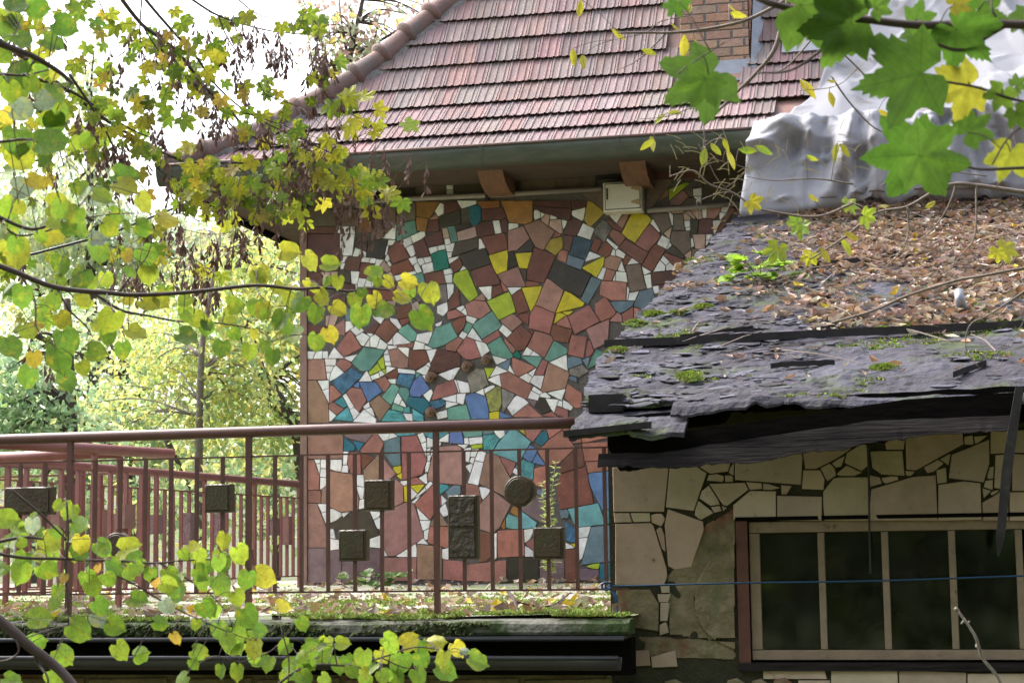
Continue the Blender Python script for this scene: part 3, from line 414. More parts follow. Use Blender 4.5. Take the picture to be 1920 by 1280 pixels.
CREAM = [(1130, 820, 2.7825, """W 60,165 345,150 320,385 65,385;W 360,155 470,150 545,185 480,375 330,355;W 500,150 675,105 650,180 560,190;W 660,180 685,135 685,195;W 690,110 1035,55 1035,235 1020,245 690,220;W 550,215 565,190 630,208 620,222;W 640,205 675,205 675,225 640,225;W 755,240 830,237 830,265 770,270;W 838,240 920,262 880,270 838,265
W 565,245 740,240 755,265 635,355;W 510,295 555,260 605,345 570,350 510,310;W 495,335 565,390 510,420 490,400;W 575,365 605,360 610,375 585,382;W 625,355 640,360 630,370;W 690,355 780,280 920,283 920,420 690,420;W 935,250 975,255 940,320
W 65,395 130,395 150,440 70,438;W 150,395 240,395 243,437 165,440;W 260,410 300,400 318,425 300,455 265,440;W 345,380 515,440 520,480 455,665 380,680 340,660 325,480;W 75,450 240,445 275,480 330,660 330,720 310,765 75,765;W 285,490 300,475 325,540 320,580 300,560;L 80,800 240,800 290,880 285,1000 150,980 80,900
W 310,775 340,780 340,805 315,805;W 295,820 345,820 335,850 300,850;W 305,870 340,870 330,950 305,950;W 300,985 325,970 335,1010 305,1020;W 150,1120 230,1115 240,1180 150,1185;W 260,1150 370,1120 380,1185 265,1190;W 845,1220 1150,1215 1172,1300 845,1300"""),
(1500, 800, 2.667, """W 10,95 270,50 240,120 140,185 90,210 25,205;W 15,215 100,215 115,245 110,310 10,305;W -130,320 105,325 105,460 -130,460;W 110,195 165,190 175,235 140,260 115,230;W 155,185 220,150 200,190 165,195;W 235,130 310,90 330,100 330,190 300,215 225,180;W 190,235 240,195 300,225 250,245;W 120,330 170,265 240,250 335,250 335,460 130,460
W 360,130 510,120 520,240 420,235 370,200;W 430,70 515,65 510,112 440,112;W 535,45 810,20 815,90 700,150 590,215 540,210;W 830,55 860,50 865,80 825,78;W 875,55 930,45 880,80;W 955,25 1060,20 1055,125 955,130;W 760,140 945,65 945,180 915,280 850,265 745,260;W 700,160 750,140 735,185;W 625,195 690,165 720,185 690,210 640,220
W 690,210 725,200 730,275 695,280;W 530,225 565,225 545,245;W 355,250 400,260 410,285 360,290;W 410,260 480,250 485,275 440,285;W 365,300 530,250 670,240 680,460 355,460;W 700,290 850,270 900,290 905,455 700,460;W 975,150 1050,140 1040,310 970,300;W 950,210 970,205 965,255 945,250;W 930,270 965,265 960,305 925,300;W 920,310 950,320 925,345
W 960,330 990,318 970,342;W 1065,25 1300,15 1290,125 1065,125;W 1065,140 1300,140 1300,315 1065,320;W 915,370 1000,320 1040,325 1040,460 920,460;W 1050,325 1300,325 1300,460 1050,460;W 0,1225 145,1225 145,1310 0,1310;W 160,1225 485,1222 490,1310 160,1310;W 495,1222 830,1235 830,1310 500,1310;W 840,1240 1200,1240 1200,1310 840,1310""")]
# ================================================================== SETTING: ground
def ground_z(x, y):
    hill = 1.35*math.exp(-((x-.5)**2/60+(y+1.0)**2/18))
    far = .06*max(0, y-26)+.05*max(0, -9-x)
    return hill+far+.25*nz((x*.15, y*.15, 3))
g = MB(); nx = 70; xs = [-150+ i*300/nx for i in range(nx+1)]; ys = [-60+i*260/nx for i in range(nx+1)]
xs = sorted(xs+[-9, -7, -4, -2, 0, 2, 4, 6, 8]); ys = sorted(ys+[-6, -4, -2, -1, 0, 1, 2, 4, 6])
g.v = [(x, y, min(1.6, ground_z(x, y)) if y < 9 else ground_z(x, y)) for y in ys for x in xs]; w = len(xs)
g.f = [(j*w+i, j*w+i+1, (j+1)*w+i+1, (j+1)*w+i) for j in range(len(ys)-1) for i in range(w-1)]
tag(g.build('ground', MATS['ground_soil'], smooth=True), kind='structure')

# ================================================================== MAIN HOUSE
YW = 16.6; XL = -5.86; XR = 3.6; ZB = 2.70
house = empty('mosaic_house', (XL, YW, 0), 'house with colourful broken tile mosaic wall under a red clay tiled roof', 'house')
mw = MB(); mw.box((XL, YW, 0), (XR, 25.5, 6.72)).build('mosaic_wall', MATS['grout'], house)
wall = [o for o in house.children][0]
MB().box((XL-.012, YW-.03, ZB-.1), (XL+.055, YW+.4, 6.5)).build('corner_trim', MATS['side_wall'], house)
MB().box((XL+.056, YW-.02, ZB-.15), (-1.4, YW+.1, ZB-.03)).build('plinth', MATS['kerb_stone'], house)
raw = parse(MOSAIC)
BND = [(300, 1440), (400, 1385), (560, 1222), (640, 1172), (720, 1165), (1100, 1165)]      # the mosaic runs on behind the lean-to roof
for gy in range(420, 1100, 44):
    for gx in range(1150, 1480, 42):
        bx = next(xa+(xb-xa)*(gy-ya)/(yb-ya) for (ya, xa), (yb, xb) in zip(BND, BND[1:]) if ya <= gy <= yb)
        if gx < bx+24 or gx > 1400+.05*(1100-gy): continue
        cx_, cy_, a0 = gx+rnd(-8, 8), gy+rnd(-8, 8), rnd(0, 1.5); raw.append(('x'+random.choice('rrmdtbWWRpse'), [(cx_+rnd(20, 29)*math.cos(a0+k*1.571), cy_+rnd(20, 29)*math.sin(a0+k*1.571)) for k in range(4)]))
fitted = fit_tiles(raw, 1.35, 3.6)
def wallpt(p, y): v = aty(p[0], p[1], y); return (v.x, v.z)
tiles = []
for c, p in fitted:
    q = [wallpt(a, YW-.012) for a in p]
    q = clip(clip(q, -1, 0, -(XL+.06)), 0, -1, -(ZB-.02))
    if len(q) > 2 and area(q) > 4e-5: tiles.append((area(q), c, q))
tiles.sort(key=lambda t: -t[0])
small = MB(); scol = []; nt_ = 0
mat('tile_small', rough=.34, src='Col', nscale=14, namt=.2, spec=.45, bump=.2, bscale=45)
for k, (a, c, q) in enumerate(tiles):
    hid = c[0] == 'x'; c = c[-1]; col = jit(MC[c], .16 if c not in 'Wyl' else .07)
    m = MB().prism(q, YW-.012-rnd(0, .005), YW+.004, .004, (rnd(-.03, .03), rnd(-.03, .03)))
    if not hid and nt_ < 300:
        nt_ += 1; m.build('mosaic_tile', MATS['tile_mottled' if c in 'JcjnL' else 'tile_glaze'], wall, color=col)
    else:
        n = len(small.f); small.add(m.v, m.f); scol += [col]*(len(small.f)-n)
tag(small.build('mosaic_chip', MATS['tile_small'], wall, cols=scol), kind='stuff')
def snail(px, py, r):
    m = MB(); c = aty(px, py, YW-.03); pts = []; rad = []
    for i in range(40):
        t = i/39; a = t*4.6*math.pi; R = r*(1-t)**1.1; pts.append((c.x+R*.72*math.cos(a), c.y-r*1.0*t, c.z+R*.72*math.sin(a))); rad.append(max(.004, r*.42*(1-t*.85)))
    m.tube(pts, rad, 8); m.build('snail_ornament', MATS['snail_glaze'], house, smooth=True)
for a in ((808, 708, .062), (876, 688, .060), (912, 676, .056), (808, 774, .060)): snail(*a)

# roof courses: bottom edge of each course of tiles
Y0, Z0 = 15.85, 6.657; PITCH = [38.5, 38.5, 41, 48, 55, 58, 57, 57, 57, 57, 57, 57]
HIPX = [-6.92, -6.50, -6.16, -5.94, -5.64, -5.28, -5.06, -4.79, -4.56, -4.34, -4.13, -3.9, -3.7]
CY = [(Y0, Z0)]
for a in PITCH: CY.append((CY[-1][0]+.33*math.cos(math.radians(a)), CY[-1][1]+.33*math.sin(math.radians(a))))
m = MB(); NC = len(PITCH)
for i in range(NC):
    (ya, za), (yb, zb) = CY[i], CY[i+1]
    m.add([(HIPX[i], ya, za-.03), (XR+.6, ya, za-.03), (XR+.6, yb, zb-.03), (HIPX[i+1], yb, zb-.03)], [(0, 1, 2, 3)])
    m.add([(HIPX[i], ya, za-.03), (HIPX[i+1], yb, zb-.03), (HIPX[i+1], 26.5-(yb-Y0), zb-.03), (HIPX[i], 26.5-(ya-Y0), za-.03)], [(0, 1, 2, 3)])
    m.add([(HIPX[i], 26.5-(ya-Y0), za-.03), (HIPX[i+1], 26.5-(yb-Y0), zb-.03), (XR+.6, 26.5-(yb-Y0), zb-.03), (XR+.6, 26.5-(ya-Y0), za-.03)], [(0, 1, 2, 3)])
yt, zt = CY[-1]; m.add([(HIPX[NC], yt, zt-.03), (XR+.6, yt, zt-.03), (XR+.6, 26.5-(yt-Y0), zt-.03), (HIPX[NC], 26.5-(yt-Y0), zt-.03)], [(0, 1, 2, 3)])
roof = m.build('roof', MATS['roof_clay'], house, color=(.30, .17, .14))
# one interlocking tile: ribs across its width, thick nose at the lower end
TW, TL = .212, .375
prof = [(0, .000), (.006, .014), (.022, .014), (.030, .004), (.072, .002), (.080, .012), (.092, .012), (.100, .002), (.150, .002), (.158, .012), (.170, .012), (.178, .003), (.196, .004), (.204, .010), (.2095, .010), (.2095, 0)]
def tile_mesh():
    t = MB(); n = len(prof)      # the nose stands clear of the course below, so a dark gap shows under it
    for (v, dz) in ((0, .044), (TL, .006)):
        t.v += [(x, v, h+dz) for x, h in prof]
    t.v += [(x, .012, h+.044-.016) for x, h in prof]
    t.f = [(i, i+1, n+i+1, n+i) for i in range(n-1)] + [(2*n+i, 2*n+i+1, i+1, i) for i in range(n-1)]
    return t
base_tile = tile_mesh(); tile_me = base_tile.mesh('roof_tile', MATS['roof_clay'])
def tcol():
    r = random.random()
    return jit(lerp((.27, .158, .150), (.215, .155, .155), r) if random.random() < .8 else (.26, .195, .185), .12)
for i in range(10):
    (ya, za) = CY[i]; al = math.radians(PITCH[i]); sl_ = Vector((0, math.cos(al), math.sin(al))); nn = Vector((0, -math.sin(al), math.cos(al)))
    xr = -1.10 if i < 2 else -1.14+.5*i*.33+.25
    k = 0; x = xr - (TW*.5 if i % 2 else 0)
    while x > HIPX[i]-TW:
        x -= TW; p = Vector((x, ya, za)) - nn*.012 - sl_*.02
        if i >= 4 and -2.2 < x+TW*.5 < -1.42: continue
        if i == 3 and -2.1 < x+TW*.5 < -1.5: continue
        a = rnd(-.006, .006); ux = Vector((1, 0, 0)) + sl_*a + nn*rnd(-.01, .01); R = Matrix((ux.normalized(), (sl_-Vector((a, 0, 0))+nn*rnd(-.006, .006)).normalized(), nn)).transposed().to_4x4()
        M4 = Matrix.Translation(p)@R
        dx = (HIPX[i+1]-HIPX[i])/.33                      # cut tiles along the hip
        if x < HIPX[i+1]+.02:
            bm = bmesh.new(); bm.from_mesh(tile_me)
            pn = Vector((-1, dx, 0)).normalized(); lp = Vector((HIPX[i]-x+.03, 0, 0))
            bmesh.ops.bisect_plane(bm, geom=bm.verts[:]+bm.edges[:]+bm.faces[:], plane_co=lp, plane_no=pn, clear_outer=True)
            if len(bm.faces) < 3: bm.free(); continue
            me = bpy.data.meshes.new('roof_tile'); bm.to_mesh(me); bm.free(); me.materials.append(MATS['roof_clay'])
        else: me = tile_me
        o = bpy.data.objects.new('roof_tile', me); COL.objects.link(o); o.parent = roof; o.matrix_local = Matrix.Translation(-wloc(house))@M4; o.color = (*tcol(), 1)
# hip: half-round caps with a collar, bedded in mortar
hp = [Vector((HIPX[i], CY[i][0], CY[i][1]+.05)) for i in range(NC)]
cum = [0]
for i in range(1, NC): cum.append(cum[-1]+(hp[i]-hp[i-1]).length)
def along(s):
    for i in range(1, NC):
        if s <= cum[i] or i == NC-1: t = (s-cum[i-1])/(cum[i]-cum[i-1]); return hp[i-1].lerp(hp[i], t)
s = -.05; up = Vector((-.5, -.45, .74)).normalized()
while s < cum[-1]-.4:
    a, b = along(s), along(s+.40); d = (b-a).normalized(); n_ = (up-d*up.dot(d)).normalized(); sd = d.cross(n_); m = MB(); vs = []
    rings = [(0, .095, .012), (.025, .135, .02), (.05, .142, .022), (.075, .135, .02), (.09, .112, .014), (.42, .098, .004)]
    for u_, r_, l_ in rings:
        vs += [a+d*u_+(sd*math.cos(math.pi*k/8)*r_ + n_*(math.sin(math.pi*k/8)*r_*.95-.01+l_)) for k in range(-2, 11)]
    m.add(vs, [(r*13+k, r*13+k+1, (r+1)*13+k+1, (r+1)*13+k) for r in range(len(rings)-1) for k in range(12)]+[tuple(range(12, -1, -1))])
    m.build('ridge_cap', MATS['ridge_clay'], roof, smooth=True)
    s += .36
m = MB(); rows = []
for k in range(int(cum[-1]/.05)):
    p = along(k*.05); i = min(int(k*.05/(cum[-1]/NC)), NC-1)
    rows.append([(p.x+.02+j*.045+(.03*nz((k*.3, j, 1)) if j == 3 else 0), p.y, p.z+.045-.012*j+.03*nz((k*.4, j*1.3, 5))) for j in range(4)] + [(p.x+.05+.13+.08*nz((k*.23, 3, 1)), p.y, p.z-.035)])
m.v = [v for r in rows for v in r]; m.f = [(r*5+j, r*5+j+1, r*5+j+6, r*5+j+5) for r in range(len(rows)-1) for j in range(4)]
m.build('mortar_bed', MATS['mortar'], roof)
# eaves
MB().box((HIPX[0]+.05, 15.86, 6.50), (XR+.5, YW-.002, 6.53)).build('soffit', MATS['soffit'], house)
MB().box((HIPX[0]+.05, YW, 6.50), (XL-.002, 26.4, 6.53)).build('side_soffit', MATS['soffit'], house)
MB().box((HIPX[0]-.01, 15.9, 6.44), (HIPX[0]+.045, 26.4, 6.63)).build('side_fascia', MATS['shade_black_wood'], house)
def gutter(x0, x1, yc, zt, ry, rz, name, material, parent, th=.008):
    m = MB(); n = 10; seg = max(2, int((x1-x0)/.4)); vs = []
    for s_ in range(seg+1):
        x = x0+(x1-x0)*s_/seg; dz = .006*nz((x*1.5, yc, 2))
        for R in (1, .88): vs += [(x, yc-math.cos(math.pi*k/n)*ry*R, zt-math.sin(math.pi*k/n)*rz*R+dz) for k in range(n+1)]
    w_ = 2*(n+1); fs = []
    for s_ in range(seg):
        for k in range(n):
            fs.append((s_*w_+k, s_*w_+k+1, (s_+1)*w_+k+1, (s_+1)*w_+k)); fs.append((s_*w_+n+1+k+1, s_*w_+n+1+k, (s_+1)*w_+n+1+k, (s_+1)*w_+n+2+k))
        fs.append((s_*w_, (s_+1)*w_, (s_+1)*w_+n+1, s_*w_+n+1))
    fs += [tuple(range(n+1)), tuple(seg*w_+k for k in range(n, -1, -1))]
    m.add(vs, fs); o = m.build(name, material, parent, smooth=True); return o
gut = gutter(-6.98, -1.27, 15.74, 6.655, .10, .185, 'gutter', MATS['gutter_green'], house)
MB().tube([(-6.98, 15.64, 6.66), (-4, 15.638, 6.655), (-1.27, 15.64, 6.65)], .012, 6).build('gutter_rim', MATS['ridge_clay'], gut, smooth=True)
for px in (898, 1155):
    x = aty(px, 300, 15.64).x; MB().tube([(x+.02*i, 15.745, 6.655-.0) for i in range(2)], .01).v
    mm = MB(); vs = [(x+dx, 15.74-math.cos(math.pi*k/10)*.106, 6.66-math.sin(math.pi*k/10)*.19) for dx in (0, .035) for k in range(11)]
    mm.add(vs, [(k, k+1, 12+k, 11+k) for k in range(10)]).build('gutter_bracket', MATS['gutter_green'], gut)
MB().tube([(-1.26, 15.66, 6.67), (0, 15.66, 6.68), (1.2, 15.66, 6.70), (2.6, 15.66, 6.70)], .035, 8).build('eave_rail', MATS['ridge_clay'], house, smooth=True)
for x0, w_ in ((-3.95, .24), (-2.62, .24), (-5.3, .2), (-1.45, .2)):
    m = MB(); z0, z1 = 6.352, 6.50
    m.add([(x0, 16.02, z1), (x0+w_, 16.02, z1), (x0+w_, YW-.013, z1), (x0, YW-.013, z1), (x0, 16.16, z0+.05), (x0+w_, 16.16, z0+.05), (x0+w_, 16.34, z0), (x0, 16.34, z0), (x0+w_, YW-.013, z0), (x0, YW-.013, z0)],
          [(0, 1, 2, 3), (0, 4, 5, 1), (4, 7, 6, 5), (7, 9, 8, 6), (0, 3, 9, 7, 4), (1, 5, 6, 8, 2)])
    m.build('rafter_end', MATS['rafter_wood'], house)
# pipe, junction box, insulator block on the wall
yP = YW-.055
pp = [aty(626, 381, yP), aty(760, 373, yP), aty(915, 366, yP), aty(1128, 354, yP)]
pipe = MB().tube(pp, .026, 10).build('wall_pipe', MATS['grey_pipe'], house, smooth=True)
q = aty(915, 366, yP); MB().box((q.x-.02, yP-.035, q.z-.05), (q.x+.01, yP+.035, q.z+.05)).build('pipe_clip', MATS['black_metal'], pipe)
MB().tube([aty(1214, 395, yP), aty(1290, 390, yP), aty(1385, 382, yP)], .024, 10).build('wall_pipe', MATS['grey_pipe'], house, smooth=True)
a, b = aty(1131, 399, YW-.17), aty(1203, 338, YW-.17)
jb = MB().cbox((a.x, YW-.17, a.z), (b.x, YW-.013, b.z), .008).build('junction_box', MATS['white_paint'], house)
MB().box((a.x+.019, YW-.1735, a.z+.024), (b.x-.014, YW-.1705, b.z-.016)).build('door_gap', MATS['black_metal'], jb)
MB().cbox((a.x+.025, YW-.182, a.z+.03), (b.x-.02, YW-.171, b.z-.022), .004).build('door', MATS['white_paint'], jb)
for zz in (a.z+.08, b.z-.075):
    MB().add([(b.x-.10, YW-.187, zz-.004), (b.x-.10, YW-.187, zz+.012), (b.x-.035, YW-.187, zz+.03), (b.x-.012, YW-.187, zz+.03), (b.x-.012, YW-.187, zz-.03), (b.x-.035, YW-.187, zz-.022)], [(0, 5, 4, 3, 2, 1)]).build('hinge', MATS['rusty_brass'], jb)
MB().box((a.x+.035, YW-.19, a.z+.12), (a.x+.05, YW-.183, b.z-.06)).build('latch', MATS['black_metal'], jb)
a, b = aty(1116, 336, YW-.07), aty(1176, 296, YW-.07)
ib = MB().cbox((a.x, YW-.07, a.z), (b.x, YW-.013, b.z), .005).build('meter_board', MATS['sign_black'], house)
MB().box((a.x+.02, YW-.085, b.z-.05), (b.x-.03, YW-.072, b.z-.035)).build('busbar', MATS['grey_pipe'], ib)
for px in (1126, 1141, 1158):
    c = aty(px, 320, YW-.09); MB().tube([(c.x, YW-.071, c.z), (c.x, YW-.10, c.z)], [.022, .016], 10).build('insulator', MATS['silver'], ib)
# chimney
cx0, cx1, cy0, cy1, cz0, cz1 = -2.14, -1.48, 16.85, 17.5, 7.30, 9.9
ch = MB().box((cx0+.006, cy0+.006, cz0), (cx1-.006, cy1-.006, cz1)).build('chimney', MATS['mortar'], roof)
z = 7.47; k = 0
while z < 9.3:
    h = .078; x = cx0 - (.13 if k % 2 else 0)
    while x < cx1:
        xa, xb = max(cx0, x), min(cx1, x+.238)
        if xb-xa > .03:
            c = jit(random.choice(((.40, .245, .155), (.34, .20, .14), (.38, .24, .17), (.31, .21, .17))), .15)
            MB().cbox((xa+.005, cy0-rnd(0, .005), z), (xb-.005, cy0+.10, z+h), .004).build('brick', MATS['brick'], ch, color=c)
        x += .25
    for j in range(3):
        c = jit((.38, .20, .13), .2); yy = cy0+.11+(j-.5*(k % 2))*.25
        ya, yb = max(cy0+.105, yy), min(cy1, yy+.24)
        if yb > ya+.03: MB().box((cx1-.1, ya, z), (cx1+rnd(0, .004), yb-.01, z+h)).build('brick', MATS['brick'], ch, color=c)
    z += .0865; k += 1
MB().add([(cx0-.03, cy0-.06, 7.43), (cx1+.05, cy0-.06, 7.43), (cx1+.04, cy0-.012, 7.60), (cx0-.02, cy0-.012, 7.60), (cx0-.03, cy0-.16, 7.36), (cx1+.05, cy0-.16, 7.36)], [(0, 1, 2, 3), (4, 5, 1, 0)]).build('zinc_apron', MATS['zinc'], ch)
MB().add([(cx1+.015, cy0-.06, 7.42), (cx1+.015, cy0-.02, 7.64), (cx1+.015, cy1, 8.75), (cx1+.12, cy1, 8.62), (cx1+.12, cy0-.06, 7.40)], [(0, 4, 3, 2, 1)]).build('zinc_flashing', MATS['zinc'], ch)
def roofpt(x, s, off=0):
    """point on the tiled slope, s metres up from the eave"""
    i = min(int(s/.33), NC-1); t = s/.33-i; al = math.radians(PITCH[i])
    (ya, za), (yb, zb) = CY[i], CY[i+1]
    return Vector((x, ya+(yb-ya)*t, za+(zb-za)*t))+Vector((0, -math.sin(al), math.cos(al)))*off
MB().add([roofpt(-1.18, 1.42, .05), roofpt(-.72, 1.42, .05), roofpt(-.72, 1.95, .05), roofpt(-1.16, 1.95, .05), roofpt(-1.18, 1.42, .03), roofpt(-.72, 1.42, .03)], [(0, 1, 2, 3), (4, 5, 1, 0)]).build('patch_sheet', MATS['zinc'], roof)
for i in ():
    for x in ():
        if i < 4: continue
        (ya, za) = CY[i]; al = math.radians(PITCH[i]); sl_ = Vector((0, math.cos(al), math.sin(al))); nn = Vector((0, -math.sin(al), math.cos(al)))
        o = bpy.data.objects.new('roof_tile', tile_me); COL.objects.link(o); o.parent = roof
        o.matrix_local = Matrix.Translation(-wloc(house))@Matrix.Translation(Vector((x, ya, za))-nn*.012-sl_*.02)@Matrix((Vector((1, 0, 0)), sl_, nn)).transposed().to_4x4(); o.color = (*tcol(), 1)

# ================================================================== TARPAULINS
def cloth(name, grid, label):
    m = MB(); h = len(grid); w_ = len(grid[0]); m.v = [tuple(p) for r in grid for p in r]
    m.f = [(j*w_+i, j*w_+i+1, (j+1)*w_+i+1, (j+1)*w_+i) for j in range(h-1) for i in range(w_-1)]
    o = m.build(name, MATS['tarp'], smooth=True); sol = o.modifiers.new('thick', 'SOLIDIFY'); sol.thickness = .004
    return tag(o, label, 'tarpaulin', 'white tarpaulins over the broken roof')
CREASE = []      # long soft ridges and short sharp creases of the crumpled sheets
for nn_, hi in ((130, 2.6), (150, 9.6)):
    C_ = []
    for q_ in range(nn_):
        t_ = rnd(.6, 2.0) if random.random() < .7 else rnd(-.5, 1.0); big = random.random() < .3
        C_.append((rnd(-3, 5), rnd(-.3, hi) if hi < 5 else rnd(8.2, 9.6), math.cos(t_), math.sin(t_), rnd(.10, .30) if big else rnd(.025, .08), rnd(.05, .13) if big else rnd(.012, .04), rnd(.5, 1.3) if big else rnd(.12, .45)))
    CREASE.append(C_)
def fold(u, v, k): 
    
    f = .05*nz((u*.9, v*.9, k+3)) + .10*max(0, nz((u*.55+.4*v, v*.5, k)))
    for cu_, cv, dx, dy, w_, am, ln in CREASE[k % 2]:
        a = (u-cu_)*dx+(v-cv)*dy; l = abs(a)/ln
        if l < 1:
            d = abs(-(u-cu_)*dy+(v-cv)*dx + .05*nz((a*2.5, cu_*9, k)))
            if d < w_: f += am*(1-d/w_)*(1-l*l)
    return f
G = []
for j in range(92):
    s_ = .02+j*.0225; r = []
    xl = -1.14+.75*(s_/1.9)+.05*nz((s_*2, 1, 9))
    for i in range(150):
        t = i/149; x = xl+(2.9-xl)*t; r.append(roofpt(x, s_-.03, .055+fold(x*1.2, s_*1.2, 2)*min(1, .12+s_*1.6)))
    G.append(r)
tarp_up = cloth('tarpaulin', G, 'large white tarpaulin spread up the roof slope right of the chimney')
best = min(((x*.02-.6, s_*.02) for x in range(60) for s_ in range(40, 110)), key=lambda q: (lambda p: (p[0]-1622)**2+(p[1]-98)**2)(proj(roofpt(q[0], q[1], .15))))
fc = bpy.data.curves.new('print', 'FONT'); fc.body = 'NGEL'; fc.size = .085; fo = bpy.data.objects.new('print', fc); COL.objects.link(fo)
dg = bpy.context.evaluated_depsgraph_get(); pm = bpy.data.meshes.new_from_object(fo.evaluated_get(dg)); bpy.data.objects.remove(fo)
for v in pm.vertices:        # faded lettering printed on the sheet, bent to its folds
    a_ = math.radians(-38); x = best[0]+v.co.x*math.cos(a_)-v.co.y*math.sin(a_); s_ = best[1]+v.co.x*math.sin(a_)+v.co.y*math.cos(a_); v.co = roofpt(x, s_-.03, .055+fold(x*1.2, s_*1.2, 2)*min(1, .12+s_*1.6)+.006)
pm.materials.clear(); pm.materials.append(MATS['mortar']); po = bpy.data.objects.new('faded_print', pm); COL.objects.link(po); po.parent = tarp_up
# ================================================================== LOWER OUTBUILDING
YC = 9.35; OX = -1.62
out = empty('outbuilding', (OX, YC, 1.0), 'low outbuilding with cream broken tile wall, long window and decayed tar paper roof', 'outbuilding')
def rz_(y): return 3.67+(y-8.7)*.3125
wx0, wx1, wz0, wz1 = -.965, .60, 2.405, 3.15
m = MB(); m.box((OX, YC, 0), (wx0, YC+.25, 3.80)); m.box((wx1, YC, 0), (3.4, YC+.25, 3.80)); m.box((wx0, YC, 0), (wx1, YC+.25, wz0)); m.box((wx0, YC, wz1), (wx1, YC+.25, 3.80))
m.box((OX, YC+.25, 0), (OX+.2, YW-.05, 3.80))
ow = m.build('wall', MATS['dark_grout'], out)
for c, p in fit_tiles(parse(CREAM), 2.6, 3):
    q = [wallpt(a, YC-.014) for a in p]; q = clip(q, -1, 0, -(OX+.004))
    col = None
    if len(q) < 3 or area(q) < 3e-5: continue
    mm = MB().prism(q, YC-.014-rnd(0, .003), YC+.004, .003, (rnd(-.02, .02), rnd(-.02, .02)))
    mm.build('wall_tile', MATS['cream_tile'] if c == 'W' else MATS['old_plaster'], ow, color=jit((.44, .345, .265), .14))
for i in range(5):       # cream tiles of the wall beyond the window, above the frame
    xa = .66+i*.55
    for zz in (1.2, 1.62, 2.04, 2.46, 2.88): MB().prism([(xa, zz), (xa+.53, zz+.01), (xa+.52, zz+.40), (xa+.01, zz+.39)], YC-.014, YC+.004, .003).build('wall_tile', MATS['cream_tile'], ow, color=jit((.41, .325, .25), .12))
for pts in ([(1322, 985), (1378, 950), (1378, 1195), (1335, 1198), (1256, 1190), (1252, 1080), (1290, 1062), (1312, 1030)], [(1165, 1192), (1255, 1195), (1378, 1203), (1378, 1235), (1170, 1228)]):
    q = hull([wallpt(a, YC-.006) for a in pts]); m = MB(); xs2 = [p[0] for p in q]; zs2 = [p[1] for p in q]; n_ = 80     # broken render, lumpy and cracked, clipped to its outline
    P = {}
    for jj in range(n_+1):
        for ii in range(n_+1):
            x = min(xs2)+(max(xs2)-min(xs2))*ii/n_; z_ = min(zs2)+(max(zs2)-min(zs2))*jj/n_
            d_ = min((x-a[0])*(b[1]-a[1])*-1+(z_-a[1])*(b[0]-a[0]) for a, b in zip(q, q[1:]+q[:1]))
            if d_ > -.0006+.002*nz((x*14, z_*14, 3)): P[ii, jj] = len(m.v); m.v.append((x, YC-.004-.014*nz((x*5, z_*5, 2))-.010*nz((x*15, z_*15, 5))-.012*(nz((x*2.5, z_*2.5, 9)) > .12), z_))
    m.f = [(P[i_, j_], P[i_+1, j_], P[i_+1, j_+1], P[i_, j_+1]) for i_, j_ in P if (i_+1, j_) in P and (i_, j_+1) in P and (i_+1, j_+1) in P]
    m.build('bare_plaster', MATS['old_plaster'], ow)
for k in range(14):      # rubble stones low down on the wall
    x = -1.50+k*.045*(1+.4*random.random())*1.6; zc = 2.30-.10*(k % 2)+rnd(-.02, .02); r = rnd(.03, .055)
    if x > -.55: break
    q = [(x+r*1.2*math.cos(2*math.pi*j/6+.3)*rnd(.8, 1.1), zc+r*math.sin(2*math.pi*j/6+.3)*rnd(.7, 1)) for j in range(6)]
    MB().prism(hull(q), YC-.03, YC+.004, .008).build('rubble_stone', MATS['old_plaster'], ow)
# window
win = MB().box((wx0+.002, YC-.012, wz0+.002), (wx0+.06, YC+.12, wz1-.002)).build('window', MATS['brown_jamb'], out)
fx0, fx1 = -.90, .585; yF = YC+.012
def fbox(name, x0, z0, x1, z1, y0=yF, d=.05, mt='frame_wood', par=win): return MB().cbox((x0, y0, z0), (x1, y0+d, z1), .004).build(name, MATS[mt], par)
fbox('frame_head', fx0, 3.075, fx1, 3.135); fbox('frame_sill', fx0, 2.435, fx1, 2.487); fbox('frame_stile', fx0, 2.4875, fx0+.055, 3.0745); fbox('frame_stile', fx1-.04, 2.4875, fx1, 3.0745)
for px in (1542, 1662, 1788, 1914):
    x = aty(px, 1100, yF).x; fbox('mullion', x-.018, 2.4875, x+.018, 3.0745)
MB().box((wx0, YC-.035, 2.385), (wx1, YC+.10, 2.425)).build('window_ledge', MATS['grey_wood'], win)
MB().box((wx0, YC-.018, 3.138), (wx1, YC+.05, 3.158)).build('window_lintel', MATS['shade_black_wood'], win)
xe = [fx0+.055]+[aty(px, 1100, yF).x for px in (1542, 1662, 1788, 1914)]
for i in range(4):
    x0, x1 = xe[i]+(.018 if i else 0), xe[i+1]-.018
    MB().box((x0, yF+.022, 2.488), (x1, yF+.026, 3.074)).build('pane', MATS['pane_glass'], win)
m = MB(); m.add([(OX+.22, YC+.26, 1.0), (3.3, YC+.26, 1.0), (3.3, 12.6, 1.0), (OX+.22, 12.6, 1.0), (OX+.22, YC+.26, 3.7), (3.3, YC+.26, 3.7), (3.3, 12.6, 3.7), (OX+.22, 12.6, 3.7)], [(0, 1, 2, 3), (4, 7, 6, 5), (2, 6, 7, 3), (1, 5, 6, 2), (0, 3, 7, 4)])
m.build('room', MATS['room_dark'], out)
